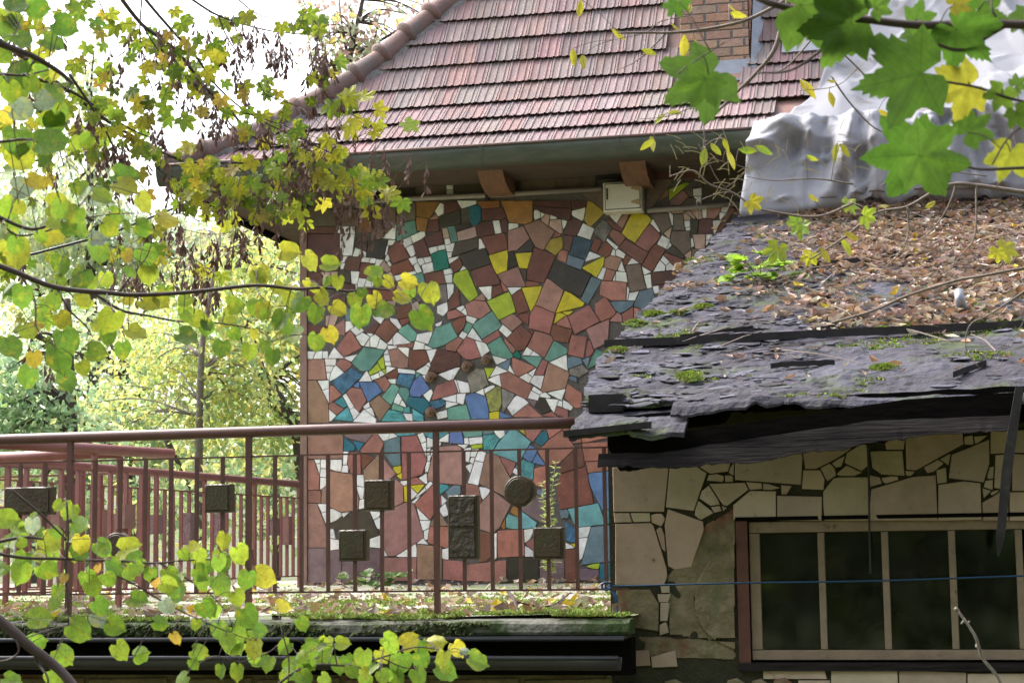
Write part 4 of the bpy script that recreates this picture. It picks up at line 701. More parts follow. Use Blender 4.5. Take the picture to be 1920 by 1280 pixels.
m = MB(); a, b, c = aty(1580, 1212, 9.75), aty(1680, 1150, 9.9), aty(1800, 1212, 9.75); m.add([(a.x, 9.8, a.z), (c.x, 9.8, a.z), (c.x, 10.4, a.z), (a.x, 10.4, a.z), (b.x, 9.9, b.z), (b.x, 10.3, b.z)], [(0, 1, 4), (1, 2, 5, 4), (2, 3, 5), (3, 0, 4, 5)]); m.build('heap', MATS['room_dark'], out)
# tar paper roof: bumpy slab with a torn left verge and eave
def verge(y): 
    k = max(0, min(1, (y-8.7)/1.5)); return (-1.66-.12*k if y < 10.2 else -1.78+.25*(y-10.2)/6.4)+.05*nz((y*2.3, 4, 1))+.03*nz((y*7, 2, 8))
def tar(name, y0, y1, x0f, x1, off, ny, nx_, thick=.05, par=None, mt='tar_roof', edge=None):
    m = MB(); P = []
    for j in range(ny+1):
        y = y0+(y1-y0)*j/ny; r = []
        for i in range(nx_+1):
            xa = x0f(y); x = xa+(x1-xa)*i/nx_; yy = y
            if edge and j == 0: yy = y+edge(x)
            h = .035*nz((x*1.1, yy*1.1, 3))+.022*nz((x*3.1, yy*3.7, 6))+.012*nz((x*9, yy*12, 2))+.012*abs(nz((x*14, yy*30, 5)))+.012*(nz((x*3, yy*6, 15)) > .15)*(x < -.3)
            if edge and j == 0: h -= .022+.012*nz((x*9, 3, 3))
            r.append((x, yy, rz_(yy)+off+h))
        P.append(r)
    w_ = nx_+1; top = [p for r in P for p in r]; bot = [(p[0], p[1], p[2]-thick) for p in top]; n = len(top)
    m.add(top+bot, [(j*w_+i, j*w_+i+1, (j+1)*w_+i+1, (j+1)*w_+i) for j in range(ny) for i in range(nx_)] + [(n+j*w_+i, n+(j+1)*w_+i, n+(j+1)*w_+i+1, n+j*w_+i+1) for j in range(ny) for i in range(nx_)]
          + [(i, n+i, n+i+1, i+1) for i in range(nx_)] + [(j*w_, (j+1)*w_, n+(j+1)*w_, n+j*w_) for j in range(ny)] + [(j*w_+nx_, n+j*w_+nx_, n+(j+1)*w_+nx_, (j+1)*w_+nx_) for j in range(ny)])
    return m.build(name, MATS[mt], par or out)
troof = tar('tar_roof', 8.98, YW-.03, verge, 3.2, .0, 190, 130, .03)
tar('eave_sheet', 8.74, 9.02, lambda y: -1.20, 3.2, .004, 10, 170, .012, troof, edge=lambda x: .035*nz((x*3, 0, 2))+.03*nz((x*11, 1, 2))+.015*nz((x*31, 1, 2)))
tar('eave_sheet', 8.60, 9.3, lambda y: -1.68+.03*nz((y*9, 1, 1)), -1.12, -.05, 10, 40, .022, troof, edge=lambda x: .02*nz((x*13, 3, 2)))
MB().box((-1.64, 8.93, 3.685), (-1.47, 9.25, 3.775)).build('rotten_rafter', MATS['batten'], troof)
m = MB(); m.add([(-1.70, 8.57, rz_(8.57)-.085), (-1.28, 8.60, rz_(8.6)-.06), (-1.28, 8.64, rz_(8.6)-.06), (-1.70, 8.61, rz_(8.57)-.085), (-1.70, 8.57, rz_(8.57)-.055), (-1.28, 8.60, rz_(8.6)-.03), (-1.28, 8.64, rz_(8.6)-.03), (-1.70, 8.61, rz_(8.57)-.055)], [(0,3,2,1),(4,5,6,7),(0,1,5,4),(1,2,6,5),(2,3,7,6),(3,0,4,7)]).build('edge_strip', MATS['batten'], troof)
def roofbatten(p0, p1, h=.03, d=.035, sag=.0):
    a, b = Vector(p0), Vector(p1); pts = [a.lerp(b, t/12)+Vector((0, 0, .006*nz((t, a.y, 1)))) for t in range(13)]; m = MB(); vs = []
    for p in pts: vs += [(p.x, p.y, p.z), (p.x, p.y+d, p.z+.006), (p.x, p.y+d, p.z+h), (p.x, p.y, p.z+h)]
    m.add(vs, [(i*4+k, i*4+4+k, i*4+4+(k+1) % 4, i*4+(k+1) % 4) for i in range(12) for k in range(4)]+[(0, 1, 2, 3), (48, 51, 50, 49)])
    return m.build('roof_batten', MATS['batten'], troof)
def tp(px, py, off=.02):
    n = Vector((0, -.3125, 1)).normalized(); p0 = Vector((0, 8.7, 3.67+off)); return atpl(px, py, p0, n)
for a, b, h in (((1133, 652), (1935, 615), .045), ((1520, 500), (1760, 482), .035), ((1665, 435), (1935, 412), .03), ((1445, 690), (1565, 683), .028), ((1275, 637), (1412, 620), .03), ((1787, 708), (1850, 685), .03), ((1515, 452), (1590, 445), .025)):
    roofbatten(tp(*a), tp(*b), h)
# fascia, hanging boards
def ragged(name, top, bot, y0, y1, mt, amp, parent=None, seed=1, n=70, ty=0):
    m = MB(); xs_ = [top[0][0]+(top[-1][0]-top[0][0])*i/n for i in range(n+1)]
    def interp(L_, x):
        for (xa, ya), (xb, yb) in zip(L_, L_[1:]):
            if xa <= x <= xb: return ya+(yb-ya)*(x-xa)/(xb-xa)
        return L_[-1][1] if x > L_[-1][0] else L_[0][1]
    vs = []
    for px in xs_:
        a = aty(px, interp(top, px)+amp*.4*nz((px*.02, seed, 3)), y0); yb_ = interp(bot, px)+amp*nz((px*.013, seed, 1))+amp*.8*nz((px*.07, seed, 9)); b = aty(px, yb_, y0); b.y += ty; a.y = y0
        c = a.lerp(b, .5)
        vs += [tuple(a), tuple(c), tuple(b), (b.x, b.y+y1-y0, b.z), (a.x, y1, a.z)]
    m.add(vs, [(i*5+k, i*5+5+k, i*5+5+(k+1) % 5, i*5+(k+1) % 5) for i in range(n) for k in range(5)]+[(4, 3, 2, 1, 0), tuple(n*5+k for k in range(5))])
    return m.build(name, MATS[mt], parent or out)
ragged('fascia_board', [(1146, 782), (1300, 768), (1500, 745), (1935, 722)], [(1146, 812), (1180, 850), (1240, 806), (1358, 795), (1372, 772), (1500, 768), (1935, 745)], 8.83, 8.87, 'shade_black_wood', 7, seed=1)
ragged('rotten_board', [(1140, 812), (1160, 805), (1260, 806), (1272, 800)], [(1140, 840), (1160, 880), (1230, 868), (1272, 830)], 8.86, 8.92, 'shade_black_wood', 9, seed=5, n=30)
ragged('hanging_board', [(1150, 838), (1228, 816), (1366, 797), (1500, 779), (1700, 748), (1912, 735)], [(1150, 858), (1230, 852), (1500, 815), (1640, 795), (1912, 790)], 8.72, 8.75, 'shade_black_wood', 4, seed=2)  # upper part of the board, its shade put into the black
ragged('weathered_lit_board', [(1122, 850), (1240, 848), (1500, 808), (1640, 788), (1905, 778)], [(1122, 872), (1170, 876), (1260, 878), (1400, 868), (1500, 852), (1640, 830), (1780, 812), (1905, 806)], 8.66, 8.70, 'grey_wood', 6, seed=3, ty=-.03)  # lower part of the same board, grey lightened where it catches light
ragged('eave_shade_sheet', [(1570, 745), (1935, 722)], [(1570, 772), (1700, 790), (1935, 790)], 9.1, 9.2, 'shade_black_wood', 3, seed=6)  # black sheet painted in for the shade under the eave
p = [aty(1912, 725, 8.62), aty(1900, 800, 8.62), aty(1888, 880, 8.62), aty(1876, 1005, 8.62), aty(1872, 1042, 8.62)]
MB().tube(p, [.026, .030, .032, .026, .006], 4).build('loose_batten', MATS['batten'], out)
a = aty(1655, 822, 9.33); ps = MB().tube([(a.x, 9.34, a.z), (a.x, 9.20, a.z-.005)], .028, 12, caps=False).build('pipe_stub', MATS['black_metal'], out)
cb = [aty(1627, 835, 9.3), aty(1629, 900, 9.3), aty(1630, 990, 9.3), aty(1632, 1075, 9.3)]; MB().tube(cb, .006, 5).build('wall_cable', MATS['black_metal'], out)
# lower tarpaulin: hangs over the eave rail down onto the outbuilding roof
G = []
for j in range(80):
    t = j/79; r = []
    for i in range(140):
        u_ = i/139; x = -1.34+3.9*u_-.12*t*(1-u_); hang = max(0, 1-u_*2.2); ang = t
        y = 15.62-.32*math.sin(t*1.5)*(.6+hang)+.25*(t > .8)*(t-.8); zt_ = 6.68-.02*u_; zb_ = rz_(y)+.06
        zz = zt_+(zb_-zt_)*(t**(.9)) if t < .9 else zb_+.03
        f = fold(x*2.2, zz*1.4, 5); r.append(Vector((x+.05*nz((zz*2, u_*3, 4)), y-f*1.4-.10*hang*t, max(zz+.3*f*(t > .85), rz_(y-f*1.4)+.03))))
    G.append(r)
cloth('tarpaulin', G, 'crumpled dirty white tarpaulin hanging from the eave onto the tar paper roof')
# ================================================================== TERRACE
ter = empty('terrace', (-1.5, 8.95, 0), 'mossy stone terrace with kerb and black gutter in front of the mosaic wall', 'terrace')
m = MB(); nx_, ny = 120, 60
def tz(x, y): return 2.672+.03*min(1, (y-8.95)/7)+.018*nz((x*1.3, y*1.3, 8))+.008*nz((x*5, y*5, 2))
x0, x1, y0, y1 = -12.0, -1.46, 9.10, 20.0
top = [(x0+(x1-x0)*i/nx_, y0+(y1-y0)*j/ny, 0) for j in range(ny+1) for i in range(nx_+1)]
top = [(x, y, tz(x, y)) for x, y, _ in top]; w_ = nx_+1
m.add(top, [(j*w_+i, j*w_+i+1, (j+1)*w_+i+1, (j+1)*w_+i) for j in range(ny) for i in range(nx_)]); m.build('deck', MATS['deck_stone'], ter, smooth=True)
m = MB(); seg = 150; vs = []
for i in range(seg+1):
    x = -12+(10.54)*i/seg; r = .008*nz((x*4, 1, 1)); 
    vs += [(x, 8.95+r, 2.585), (x, 8.94+r, 2.60), (x, 8.945+r, 2.640+r), (x, 8.965, 2.655+r), (x, 9.12, 2.662), (x, 9.12, 2.585)]
m.add(vs, [(i*6+k, i*6+6+k, i*6+6+(k+1) % 6, i*6+(k+1) % 6) for i in range(seg) for k in range(6)]+[(5, 4, 3, 2, 1, 0), tuple(seg*6+k for k in range(6))]); m.build('kerb', MATS['kerb_stone'], ter)
MB().box((-12, 8.87, 2.566), (-1.475, 9.1, 2.580)).build('drip_edge', MATS['dark_gutter'], ter)
MB().tube([(-12, 8.868, 2.570), (-6, 8.868, 2.572), (-1.475, 8.868, 2.570)], .012, 8).build('drip_rim', MATS['dark_gutter'], ter, smooth=True)
MB().box((-12, 9.06, 2.38), (-1.47, 9.2, 2.565)).build('fascia', MATS['shade_black_wood'], ter)  # recessed fascia, its shadow put into the black colour
gutter(-12, -1.49, 8.83, 2.482, .062, .062, 'gutter', MATS['dark_gutter'], ter)
MB().tube([(-12, 8.768, 2.484), (-6, 8.768, 2.486), (-1.49, 8.768, 2.482)], .011, 8).build('gutter_rim', MATS['dark_gutter'], ter, smooth=True)
MB().box((-12, 9.15, 0), (-1.625, 9.4, 2.38)).build('retaining_wall', MATS['old_plaster'], ter)
MB().box((-12, 9.4, 0), (-1.625, 9.45, 2.62)).build('back_support', MATS['room_dark'], ter)
tw = [o for o in ter.children if o.name.startswith('retaining_wall')][0]
for i in range(18):
    xa = -10.2+i*.48; MB().prism([(xa, 1.95), (xa+.46, 1.96), (xa+.455, 2.36), (xa+.005, 2.35)], 9.136, 9.152, .004).build('wall_tile', MATS['old_plaster'], tw)

# ================================================================== RAILINGS
ZH, ZT, ZL = 3.655, 3.525, 2.802
YR = 9.2
def block(x, z, w_, h, y, rt, name='ceramic_block', mt='ceramic_dark', split=False):
    o = MB().cbox((x-w_/2, y-.035, z-h/2), (x+w_/2, y+.035, z+h/2), .008).build(name, MATS[mt], rt)
    MB().cbox((x-w_/2+.013, y-.040, z-h/2+.013), (x+w_/2-.013, y-.0352, (z-.003) if split else z+h/2-.013), .004).build('relief_tile', MATS['ceramic_rough' if split else mt], o)
    if split: MB().cbox((x-w_/2+.013, y-.041, z+.003), (x+w_/2-.013, y-.0352, z+h/2-.013), .004).build('relief_tile', MATS['ceramic_rough'], o)
fr_ = empty('terrace_railing', (-1.7, YR, 2.67), 'dark red iron railing with tubular handrail and dark ceramic blocks along the terrace kerb', 'railing', 'red iron railings of the terrace')
MB().tube([(-9.5, YR, ZH-.006), (-6, YR, ZH), (-3.3, YR, ZH+.003), (-1.52, YR, ZH)], .030, 14).build('handrail', MATS['rail_brown'], fr_, smooth=True)
MB().box((-9.5, YR-.004, ZT-.004), (-1.50, YR+.004, ZT+.005)).build('top_bar', MATS['rail_brown'], fr_)
MB().box((-9.5, YR-.006, ZL-.005), (-1.50, YR+.006, ZL+.005)).build('bottom_bar', MATS['rail_brown'], fr_)
xp = [aty(p, 1000, YR).x for p in (130, 465, 819)]; step = (xp[2]-xp[0])/14
blocks = {}   # baluster index -> list of (px, py, w px, h px, round, split)
for k in range(-33, 21):
    x = xp[0]+step*k
    if x > -1.53: continue
    if k % 7 == 0: MB().box((x-.014, YR-.016, 2.665), (x+.014, YR+.016, ZH-.02)).build('post', MATS['rail_brown'], fr_); continue
    px = proj(Vector((x, YR, 3.1)))[0]; spans = [(ZL+.004, ZT-.004)]
    for bx, by, bw, bh, kind in ((412, 934, 57, 58, 'sq'), (57, 939, 106, 58, 'sq'), (222, 1022, 52, 52, 'disc'), (664, 1022, 58, 62, 'sq'), (711, 928, 58, 61, 'sq'), (870, 988, 60, 124, 'split'), (976, 921, 60, 60, 'disc'), (1030, 1018, 61, 62, 'sq'), (-60, 1010, 58, 60, 'sq'), (-170, 930, 58, 120, 'split')):
        c = aty(bx, by, YR); h = bh*YR/F; w_ = bw*YR/F
        if abs(c.x-x) < step*.5:
            if kind == 'disc':
                o = MB().tube([(c.x, YR-.035, c.z), (c.x, YR-.03, c.z), (c.x, YR+.03, c.z), (c.x, YR+.035, c.z)], [w_/2-.006, w_/2, w_/2, w_/2-.006], 28).build('ceramic_disc', MATS['ceramic_dark'], fr_)
                MB().tube([(c.x, YR-.041, c.z), (c.x, YR-.0355, c.z)], [w_/2-.016, w_/2-.012], 28).build('relief_tile', MATS['ceramic_dark'], o)
            else: block(c.x, c.z, w_, h, YR, fr_, split=kind == 'split')
            a, b = spans.pop(); spans += [(a, c.z-h/2+.004), (c.z+h/2-.004, b)]
    for a, b in spans: MB().box((x-.0085, YR-.011, a), (x+.0085, YR+.011, b)).build('baluster', MATS['rail_brown'], fr_)
def side_rail(name, pts, label, rt_step, bl, pitch=.145):
    rt = empty(name, (pts[0][0], pts[0][1], 2.67), label, 'railing', 'red iron railings of the terrace')
    P = [Vector((x, y, ZH)) for x, y in pts]
    MB().tube(P, .034, 12).build('handrail', MATS['rail_pink'], rt, smooth=True)
    for a, b in zip(P, P[1:]):
        d = (b-a); L_ = d.length; d.normalize(); s_ = Vector((-d.y, d.x, 0))
        for zz in (ZT, ZL):
            o = Vector((0, 0, zz-ZH)); m = MB(); vs = [a+o-s_*.006+Vector((0, 0, -.006)), b+o-s_*.006+Vector((0, 0, -.006)), b+o+s_*.006+Vector((0, 0, -.006)), a+o+s_*.006+Vector((0, 0, -.006))]
            m.add(vs+[v+Vector((0, 0, .012)) for v in vs], [(0,3,2,1),(4,5,6,7),(0,1,5,4),(1,2,6,5),(2,3,7,6),(3,0,4,7)]).build('rail_bar', MATS['rail_pink'], rt)
        n = max(1, round(L_/pitch))
        for k in range(n+1):
            c = a+d*(L_*k/n); post = k % 7 == 0; r = .016 if post else .009; zb, zt_ = (2.665, ZH-.025) if post else (ZL+.005, ZT-.005)
            def bar(z0, z1, nm):
                vs = [c-d*r-s_*.014, c+d*r-s_*.014, c+d*r+s_*.014, c-d*r+s_*.014]; vs = [Vector((v.x, v.y, z0)) for v in vs]+[Vector((v.x, v.y, z1)) for v in vs]
                MB().add(vs, [(0,3,2,1),(4,5,6,7),(0,1,5,4),(1,2,6,5),(2,3,7,6),(3,0,4,7)]).build(nm, MATS['rail_pink'], rt)
            if post: bar(zb, zt_, 'post'); continue
            j = (k+bl) % 4
            if j == 1 or (j == 3 and k % 3 == 0):
                zc, h, w_ = random.choice(((3.25, .15, .10), (3.05, .26, .09), (2.98, .14, .10), (3.22, .26, .09)))
                vs = []
                for zz in (zc-h/2, zc+h/2): vs += [Vector((v.x, v.y, zz)) for v in (c-d*w_/2-s_*.035, c+d*w_/2-s_*.035, c+d*w_/2+s_*.035, c-d*w_/2+s_*.035)]
                MB().add(vs, [(0,3,2,1),(4,5,6,7),(0,1,5,4),(1,2,6,5),(2,3,7,6),(3,0,4,7)]).build('ceramic_block', MATS[random.choice(('ceramic_pink', 'ceramic_pink', 'ceramic_purple'))], rt)
                bar(zb, zc-h/2+.002, 'baluster'); bar(zc+h/2-.002, zt_, 'baluster')
            else: bar(zb, zt_, 'baluster')
    return rt
side_rail('stair_railing', [(-5.22, 9.25), (-4.74, 10.91)], 'short pinkish red iron railing that turns back from the kerb at the left', 1, 0)
side_rail('side_railing', [(-4.98, 10.66), (-6.10, 10.80), (-6.05, 11.2), (-5.75, 16.2)], 'long pinkish red railing with ceramic blocks running back towards the house corner', 1, 2)

# ================================================================== ROPE, CABLE
a = aty(1138, 1098, 9.18)
m = MB(); m.tube(spline([a, aty(1200, 1097, 9.16), aty(1400, 1092, 9.1), aty(1650, 1088, 9.06), aty(1940, 1078, 9.0)], 8), .0045, 5)
for k in range(3): m.tube(spline([a+Vector((0, 0, 0)), aty(1150+3*k, 1115, 9.15), aty(1156+k, 1140, 9.14), aty(1152+3*k, 1163+k*2, 9.1)], 5), .0035, 5)
m.tube([a+Vector((.025*math.cos(t*.9), -.02+.01*math.sin(t*2), .02*math.sin(t*.9))) for t in range(15)], .006, 5)
tag(m.build('rope', MATS['rope_blue'], smooth=True), 'thin blue rope tied to the railing and stretched across the long window', 'rope')
tag(MB().tube([aty(-40, 503, 15.0), aty(200, 440, 16.5), aty(340, 385, 18), aty(470, 340, 19.0)], .014, 5).build('overhead_cable', MATS['black_metal'], smooth=True), 'thin dark cable running up across the sky to the left house eave', 'cable')
# ================================================================== LEAVES: shared meshes
def add_vein(me, vals):
    at = me.color_attributes.new('vein', 'FLOAT_COLOR', 'POINT'); buf = []
    for v in vals: buf += [v, v, v, 1]
    at.data.foreach_set('color', buf)
def linden_mesh(seed):
    R = random.Random(seed); m = MB(); vals = []
    Ys = [0, .07, .18, .33, .5, .66, .8, .92, 1.08]; Ws = [.20, .38, .49, .53, .50, .42, .29, .12, .0]
    S_ = [-1, -.62, -.25, 0, .25, .62, 1]; fold = R.uniform(-.05, .45); curl = R.uniform(-.35, .5); wav = R.uniform(.02, .07); bend = R.uniform(-.12, .12)
    for r, (y, w_) in enumerate(zip(Ys, Ws)):
        for s_ in S_:
            a = abs(s_); j = (R.uniform(-.022, .03) if a == 1 else 0); x = s_*(w_*R.uniform(.97, 1.03)+j); yy = y-.17*a**1.6*(1-min(1, y*1.7))+.05*a*(.3 < y < .9)+bend*0
            z_ = fold*abs(x)*.8+curl*(yy-.35)**2*.6+wav*math.sin(r*2.1+s_*3+seed)*a+.10*a*a*R.uniform(-.6, 1)*.5
            m.v.append((x+bend*yy*yy, yy, z_)); vals.append(.72 if s_ == 0 else (.86 if r % 2 else 1.08))
    n = len(S_); m.f = [(r*n+i, r*n+i+1, (r+1)*n+i+1, (r+1)*n+i) for r in range(len(Ys)-1) for i in range(n-1)]
    me = m.mesh('leaf_linden', MATS['leaf_linden'], True); add_vein(me, vals); return me
HALF = [(0, 1.0), (6, .84), (12, .86), (18, .68), (26, .52), (35, .68), (42, .78), (51, .95), (59, .78), (67, .77), (75, .58), (83, .48), (95, .58), (107, .68), (119, .56), (135, .45), (155, .34), (176, .05)]
BHALF = [(0, 1.0), (4, .90), (8, .88), (9, .80), (14, .80), (15, .70), (20, .68), (25, .56), (31, .66), (36, .76), (38, .74), (43, .86), (50, .96), (55, .85), (60, .84), (62, .74), (68, .73), (73, .60), (80, .52), (88, .56), (96, .66), (104, .74), (112, .62), (126, .54), (142, .46), (160, .34), (177, .05)]
def maple_mesh(seed, mt, slim=1.0, curlk=1.0, HALF=HALF):
    R = random.Random(seed); m = MB(); out_ = [(a, r) for a, r in HALF]+[(-a, r) for a, r in reversed(HALF[1:])]; n = len(out_)
    fold = R.uniform(.0, .35)*curlk; droop = R.uniform(-.55, .1)*curlk; wv = R.uniform(.03, .10)*curlk; vals = [.7]; m.v = [(0, 0, 0)]
    def P(a, r):
        x, y = math.sin(math.radians(a))*r*slim, math.cos(math.radians(a))*r
        return (x, y, fold*abs(x)*.7+droop*(x*x+y*y)*.45+wv*math.sin(a*.12+seed)*r)
    for k, rr in ((0, .45), (1, 1.0)):
        for i, (a, r) in enumerate(out_):
            q = r*rr*(R.uniform(.95, 1.05) if k else 1); m.v.append(P(a, q)); vals.append((.72 if abs(a) in (0, 51, 107) else 1.0) if k == 0 else (.9 if abs(a) in (0, 51, 107) else 1.06))
    m.f = [(0, 1+i, 1+(i+1) % n) for i in range(n)]+[(1+i, 1+n+i, 1+n+(i+1) % n, 1+(i+1) % n) for i in range(n)]
    me = m.mesh('leaf_maple', MATS[mt], True); add_vein(me, vals); return me
def ash_mesh(seed):
    R = random.Random(seed); m = MB(); Ys = [0, .15, .35, .55, .75, .9, 1]; Ws = [.02, .12, .19, .2, .14, .06, 0]; vals = []; f = R.uniform(.1, .7); c = R.uniform(-.7, .7)
    for r, (y, w_) in enumerate(zip(Ys, Ws)):
        for s_ in (-1, 0, 1): m.v.append((s_*w_*R.uniform(.85, 1.15)+c*.25*y*y, y, f*abs(s_)*w_+c*y*y*.35)); vals.append(.75 if s_ == 0 else 1)
    m.f = [(r*3+i, r*3+i+1, r*3+i+4, r*3+i+3) for r in range(6) for i in range(2)]
    me = m.mesh('leaf_ash', MATS['leaf_ash'], True); add_vein(me, vals); return me
LIND = [linden_mesh(s_) for s_ in range(12)]; MAPL = [maple_mesh(s_, 'leaf_maple', rnd(.9, 1.1), 1.3, BHALF if s_ % 3 else HALF) for s_ in range(12)]; BIGL = [maple_mesh(40+s_, 'leaf_big', .95, .5, BHALF) for s_ in range(7)]; ASHL = [ash_mesh(s_) for s_ in range(8)]
def seed_mesh(seed):
    R = random.Random(seed); m = MB(); L_ = R.uniform(.10, .15); m.tube([(0, 0, 0), (R.uniform(-.01, .01), 0, -L_*.5), (R.uniform(-.02, .02), 0, -L_)], .0014, 4)
    for k in range(R.randint(13, 20)):
        z0 = -L_*R.uniform(.15, 1.0); a = R.uniform(0, 6.28); l = R.uniform(.028, .042); sp = R.uniform(.2, .75); d = Vector((math.cos(a)*sp, math.sin(a)*sp, -1)).normalized(); s_ = d.cross(Vector((math.sin(a*3), math.cos(a*2), .3))).normalized(); o = Vector((0, 0, z0))+d*.008
        w_ = .0075
        m.add([o, o+d*l*.25+s_*w_*.6, o+d*l*.75+s_*w_*1.3, o+d*l+s_*w_*.4, o+d*l*.8-s_*w_*.5, o+d*l*.3-s_*w_*.35], [(0, 1, 5), (1, 2, 4, 5), (2, 3, 4)])
        m.add([Vector((0, 0, z0)), o+s_*.003, o-s_*.003], [(0, 1, 2)])
    return m.mesh('seed_cluster', MATS['seed_brown'])
SEED = [seed_mesh(s_) for s_ in range(8)]
GRN, MID, YEL, BRN, PAL = (.085, .180, .022), (.18, .275, .026), (.40, .36, .032), (.32, .18, .05), (.20, .26, .17)
def leafcol(t):
    if t > 1.0: return jit(lerp(YEL, BRN, min(1, t-1)), .15)
    if t < 0: return jit(PAL, .12)
    return jit(lerp(GRN, MID, t*2) if t < .5 else lerp(MID, YEL, t*2-1), .13)
def put_leaf(parent, base, pool, px, py, L_, ang, t, dist, tilt=.75, mid=.5, dark=1):
    """a leaf lying with its tip towards the given direction, its blade turned a little at random"""
    a = math.radians(ang); yd = RT*math.cos(a)-UP*math.sin(a); fw = ray(px, py).normalized(); n = -fw
    n = (n+RT*rnd(-tilt, tilt)+UP*rnd(-tilt*.4, tilt*1.3)).normalized(); yd = (yd+fw*rnd(-.35, .35)).normalized(); n = (n-yd*n.dot(yd)).normalized(); xd = yd.cross(n)
    s_ = L_*dist/F*(.76 if pool is LIND else 1); c = atd(px, py, dist)-yd*(s_*mid)
    if random.random() < .3: n = -n; xd = -xd
    o = bpy.data.objects.new('leaf', random.choice(pool)); COL.objects.link(o); o.parent = parent
    M4 = Matrix((xd*s_, yd*s_, n*s_)).transposed().to_4x4(); M4.translation = c-base; o.matrix_local = M4; o.color = (*[v*dark for v in leafcol(t)], 1)
    return c
class Branch:
    def __init__(s, name, label, cat, stems, mt='twig_dark', group=None, rough=.5):
        s.pts = []; s.mb = MB(); s.mt = mt
        for st in stems:
            pts, d0, d1, r0, r1 = st; n = len(pts)
            P = [atd(x, y, d0+(d1-d0)*i/(n-1)+(.04*nz((x*.05, y*.05, i)) if i else 0)) for i, (x, y) in enumerate(pts)]
            Q = spline(P, 5); m_ = len(Q); Q = [q+Vector((nz(q*9), nz(q*9+Vector((5, 0, 0))), nz(q*9+Vector((0, 7, 0)))))*.006*rough for q in Q]
            s.mb.tube(Q, [r0+(r1-r0)*i/(m_-1) for i in range(m_)], 6); s.pts += Q
        s.base = s.pts[0].copy(); s.o = empty(name, s.base, label, cat, group or {'linden_branch': 'linden branches hanging into view', 'maple_branch': 'maple boughs in front of the house', 'box_elder_branch': 'box elder twigs at the right'}.get(name)); s.i = 0
    def near(s, p, mx=.22):
        q = min(s.pts, key=lambda v: (v-p).length); return q if (q-p).length < mx else None
    def leaf(s, pool, px, py, L_, ang, t, dist, r=.0011, **k):
        c = put_leaf(s.o, s.base, pool, px, py, L_, ang, t, dist, **k); q = s.near(c)
        if q is not None and (q-c).length > .004: s.mb.tube(spline([q, q.lerp(c, .5)+Vector((0, 0, .008)), c], 3), r, 4)
    def seeds(s, px, py, dist, sc=1):
        p = atd(px, py, dist); o = bpy.data.objects.new('seed_cluster', random.choice(SEED)); COL.objects.link(o); o.parent = s.o
        o.location = p-s.base; o.rotation_euler = (rnd(-.15, .15), rnd(-.2, .2), rnd(0, 6.28)); o.scale = (sc,)*3
        q = s.near(p, .3)
        if q is not None: s.mb.tube(spline([q, q.lerp(p, .5)+Vector((rnd(-.01, .01), 0, .012)), p], 3), .0012, 4)
    def fill(s, pool, n, L_, ty, dist, box, **k):
        P = [proj(q) for q in s.pts]; P = [p for p in P if box[0] < p[0] < box[2] and box[1] < p[1] < box[3]]
        for _ in range(n):
            x, y = random.choice(P); s.leaf(pool, x+rnd(-38, 38), y+rnd(-30, 45), rnd(*L_), rnd(20, 160), rnd(*ty), dist+rnd(-.25, .3), tilt=1.0, **k)
    def done(s): s.mb.build('twig', MATS[s.mt], s.o, smooth=True)
def rd(txt, ox, oy, sc, dflt_t=.3):
    """x,y,length,angle,tint read off an enlarged view"""
    o = []
    for w in txt.split():
        a = w.split(',')
        o.append((ox+float(a[0])/sc, oy+float(a[1])/sc, float(a[2])/sc, float(a[3]) if len(a) > 3 and a[3] else rnd(40, 140), float(a[4]) if len(a) > 4 else dflt_t*rnd(.4, 1.4)))
    return o
# ------------------------------------------------------------------ linden spray across the wall
LD = 5.4
b = Branch('linden_branch', 'long thin linden branch with heart shaped leaves reaching across the mosaic wall', 'branch', [
    ([(-30, 488), (35, 512), (110, 540), (200, 548), (260, 553), (370, 546), (480, 535), (560, 541), (612, 540), (655, 546), (690, 541), (740, 545), (775, 558), (800, 585)], 5.0, 5.5, .0085, .0014),
    ([(178, 552), (225, 580), (270, 590), (330, 602), (400, 605), (480, 618), (510, 640)], 5.3, 5.4, .005, .0012), ([(655, 546), (672, 562), (676, 590)], 5.5, 5.5, .0022, .001),
    ([(105, 538), (130, 580), (160, 610), (175, 635)], 5.2, 5.2, .004, .0012), ([(40, 515), (65, 560), (68, 610), (90, 640)], 5.1, 5.0, .004, .0012), ([(477, 537), (490, 555), (512, 575)], 5.45, 5.4, .0022, .001), ([(330, 602), (350, 618), (362, 640)], 5.3, 5.3, .002, .001), ([(220, 550), (250, 510), (275, 480), (290, 430)], 5.3, 5.2, .003, .001)])
for a in rd("560,90,190,10,.8 700,160,180,50,.8 850,185,170,10,.6 1170,235,165,-20,.4 810,300,100,100,.3 890,310,130,100,.65 740,340,100,30,.8 680,310,80,50,.8 800,420,165,60,.85 900,510,155,40,.9 740,540,180,100,.3 610,460,190,130,.1 1070,385,100,90,.2 1015,440,150,100,.6 1175,440,150,60,.9 1065,560,210,90,.2 1240,515,190,10,.25 1185,305,100,90,.4 1270,300,120,30,.85 1410,310,160,20,.95 1410,385,130,100,.45 1360,430,160,20,.85 1560,390,200,80,.75 1515,580,225,60,.3 730,740,165,100,.25 850,690,165,60,1.1 355,260,180,60,.75 480,350,130,30,.8 165,470,175,0,.5 360,520,165,90,.75 480,590,185,120,.05 560,680,190,180,.4 155,680,125,60,.2 55,790,165,100,.05 255,810,150,100,.45 370,770,120,100,.3 425,850,155,100,.1 290,680,100,90,.75", 400, 450, 3.84): b.leaf(LIND, *a, LD+rnd(-.15, .15))
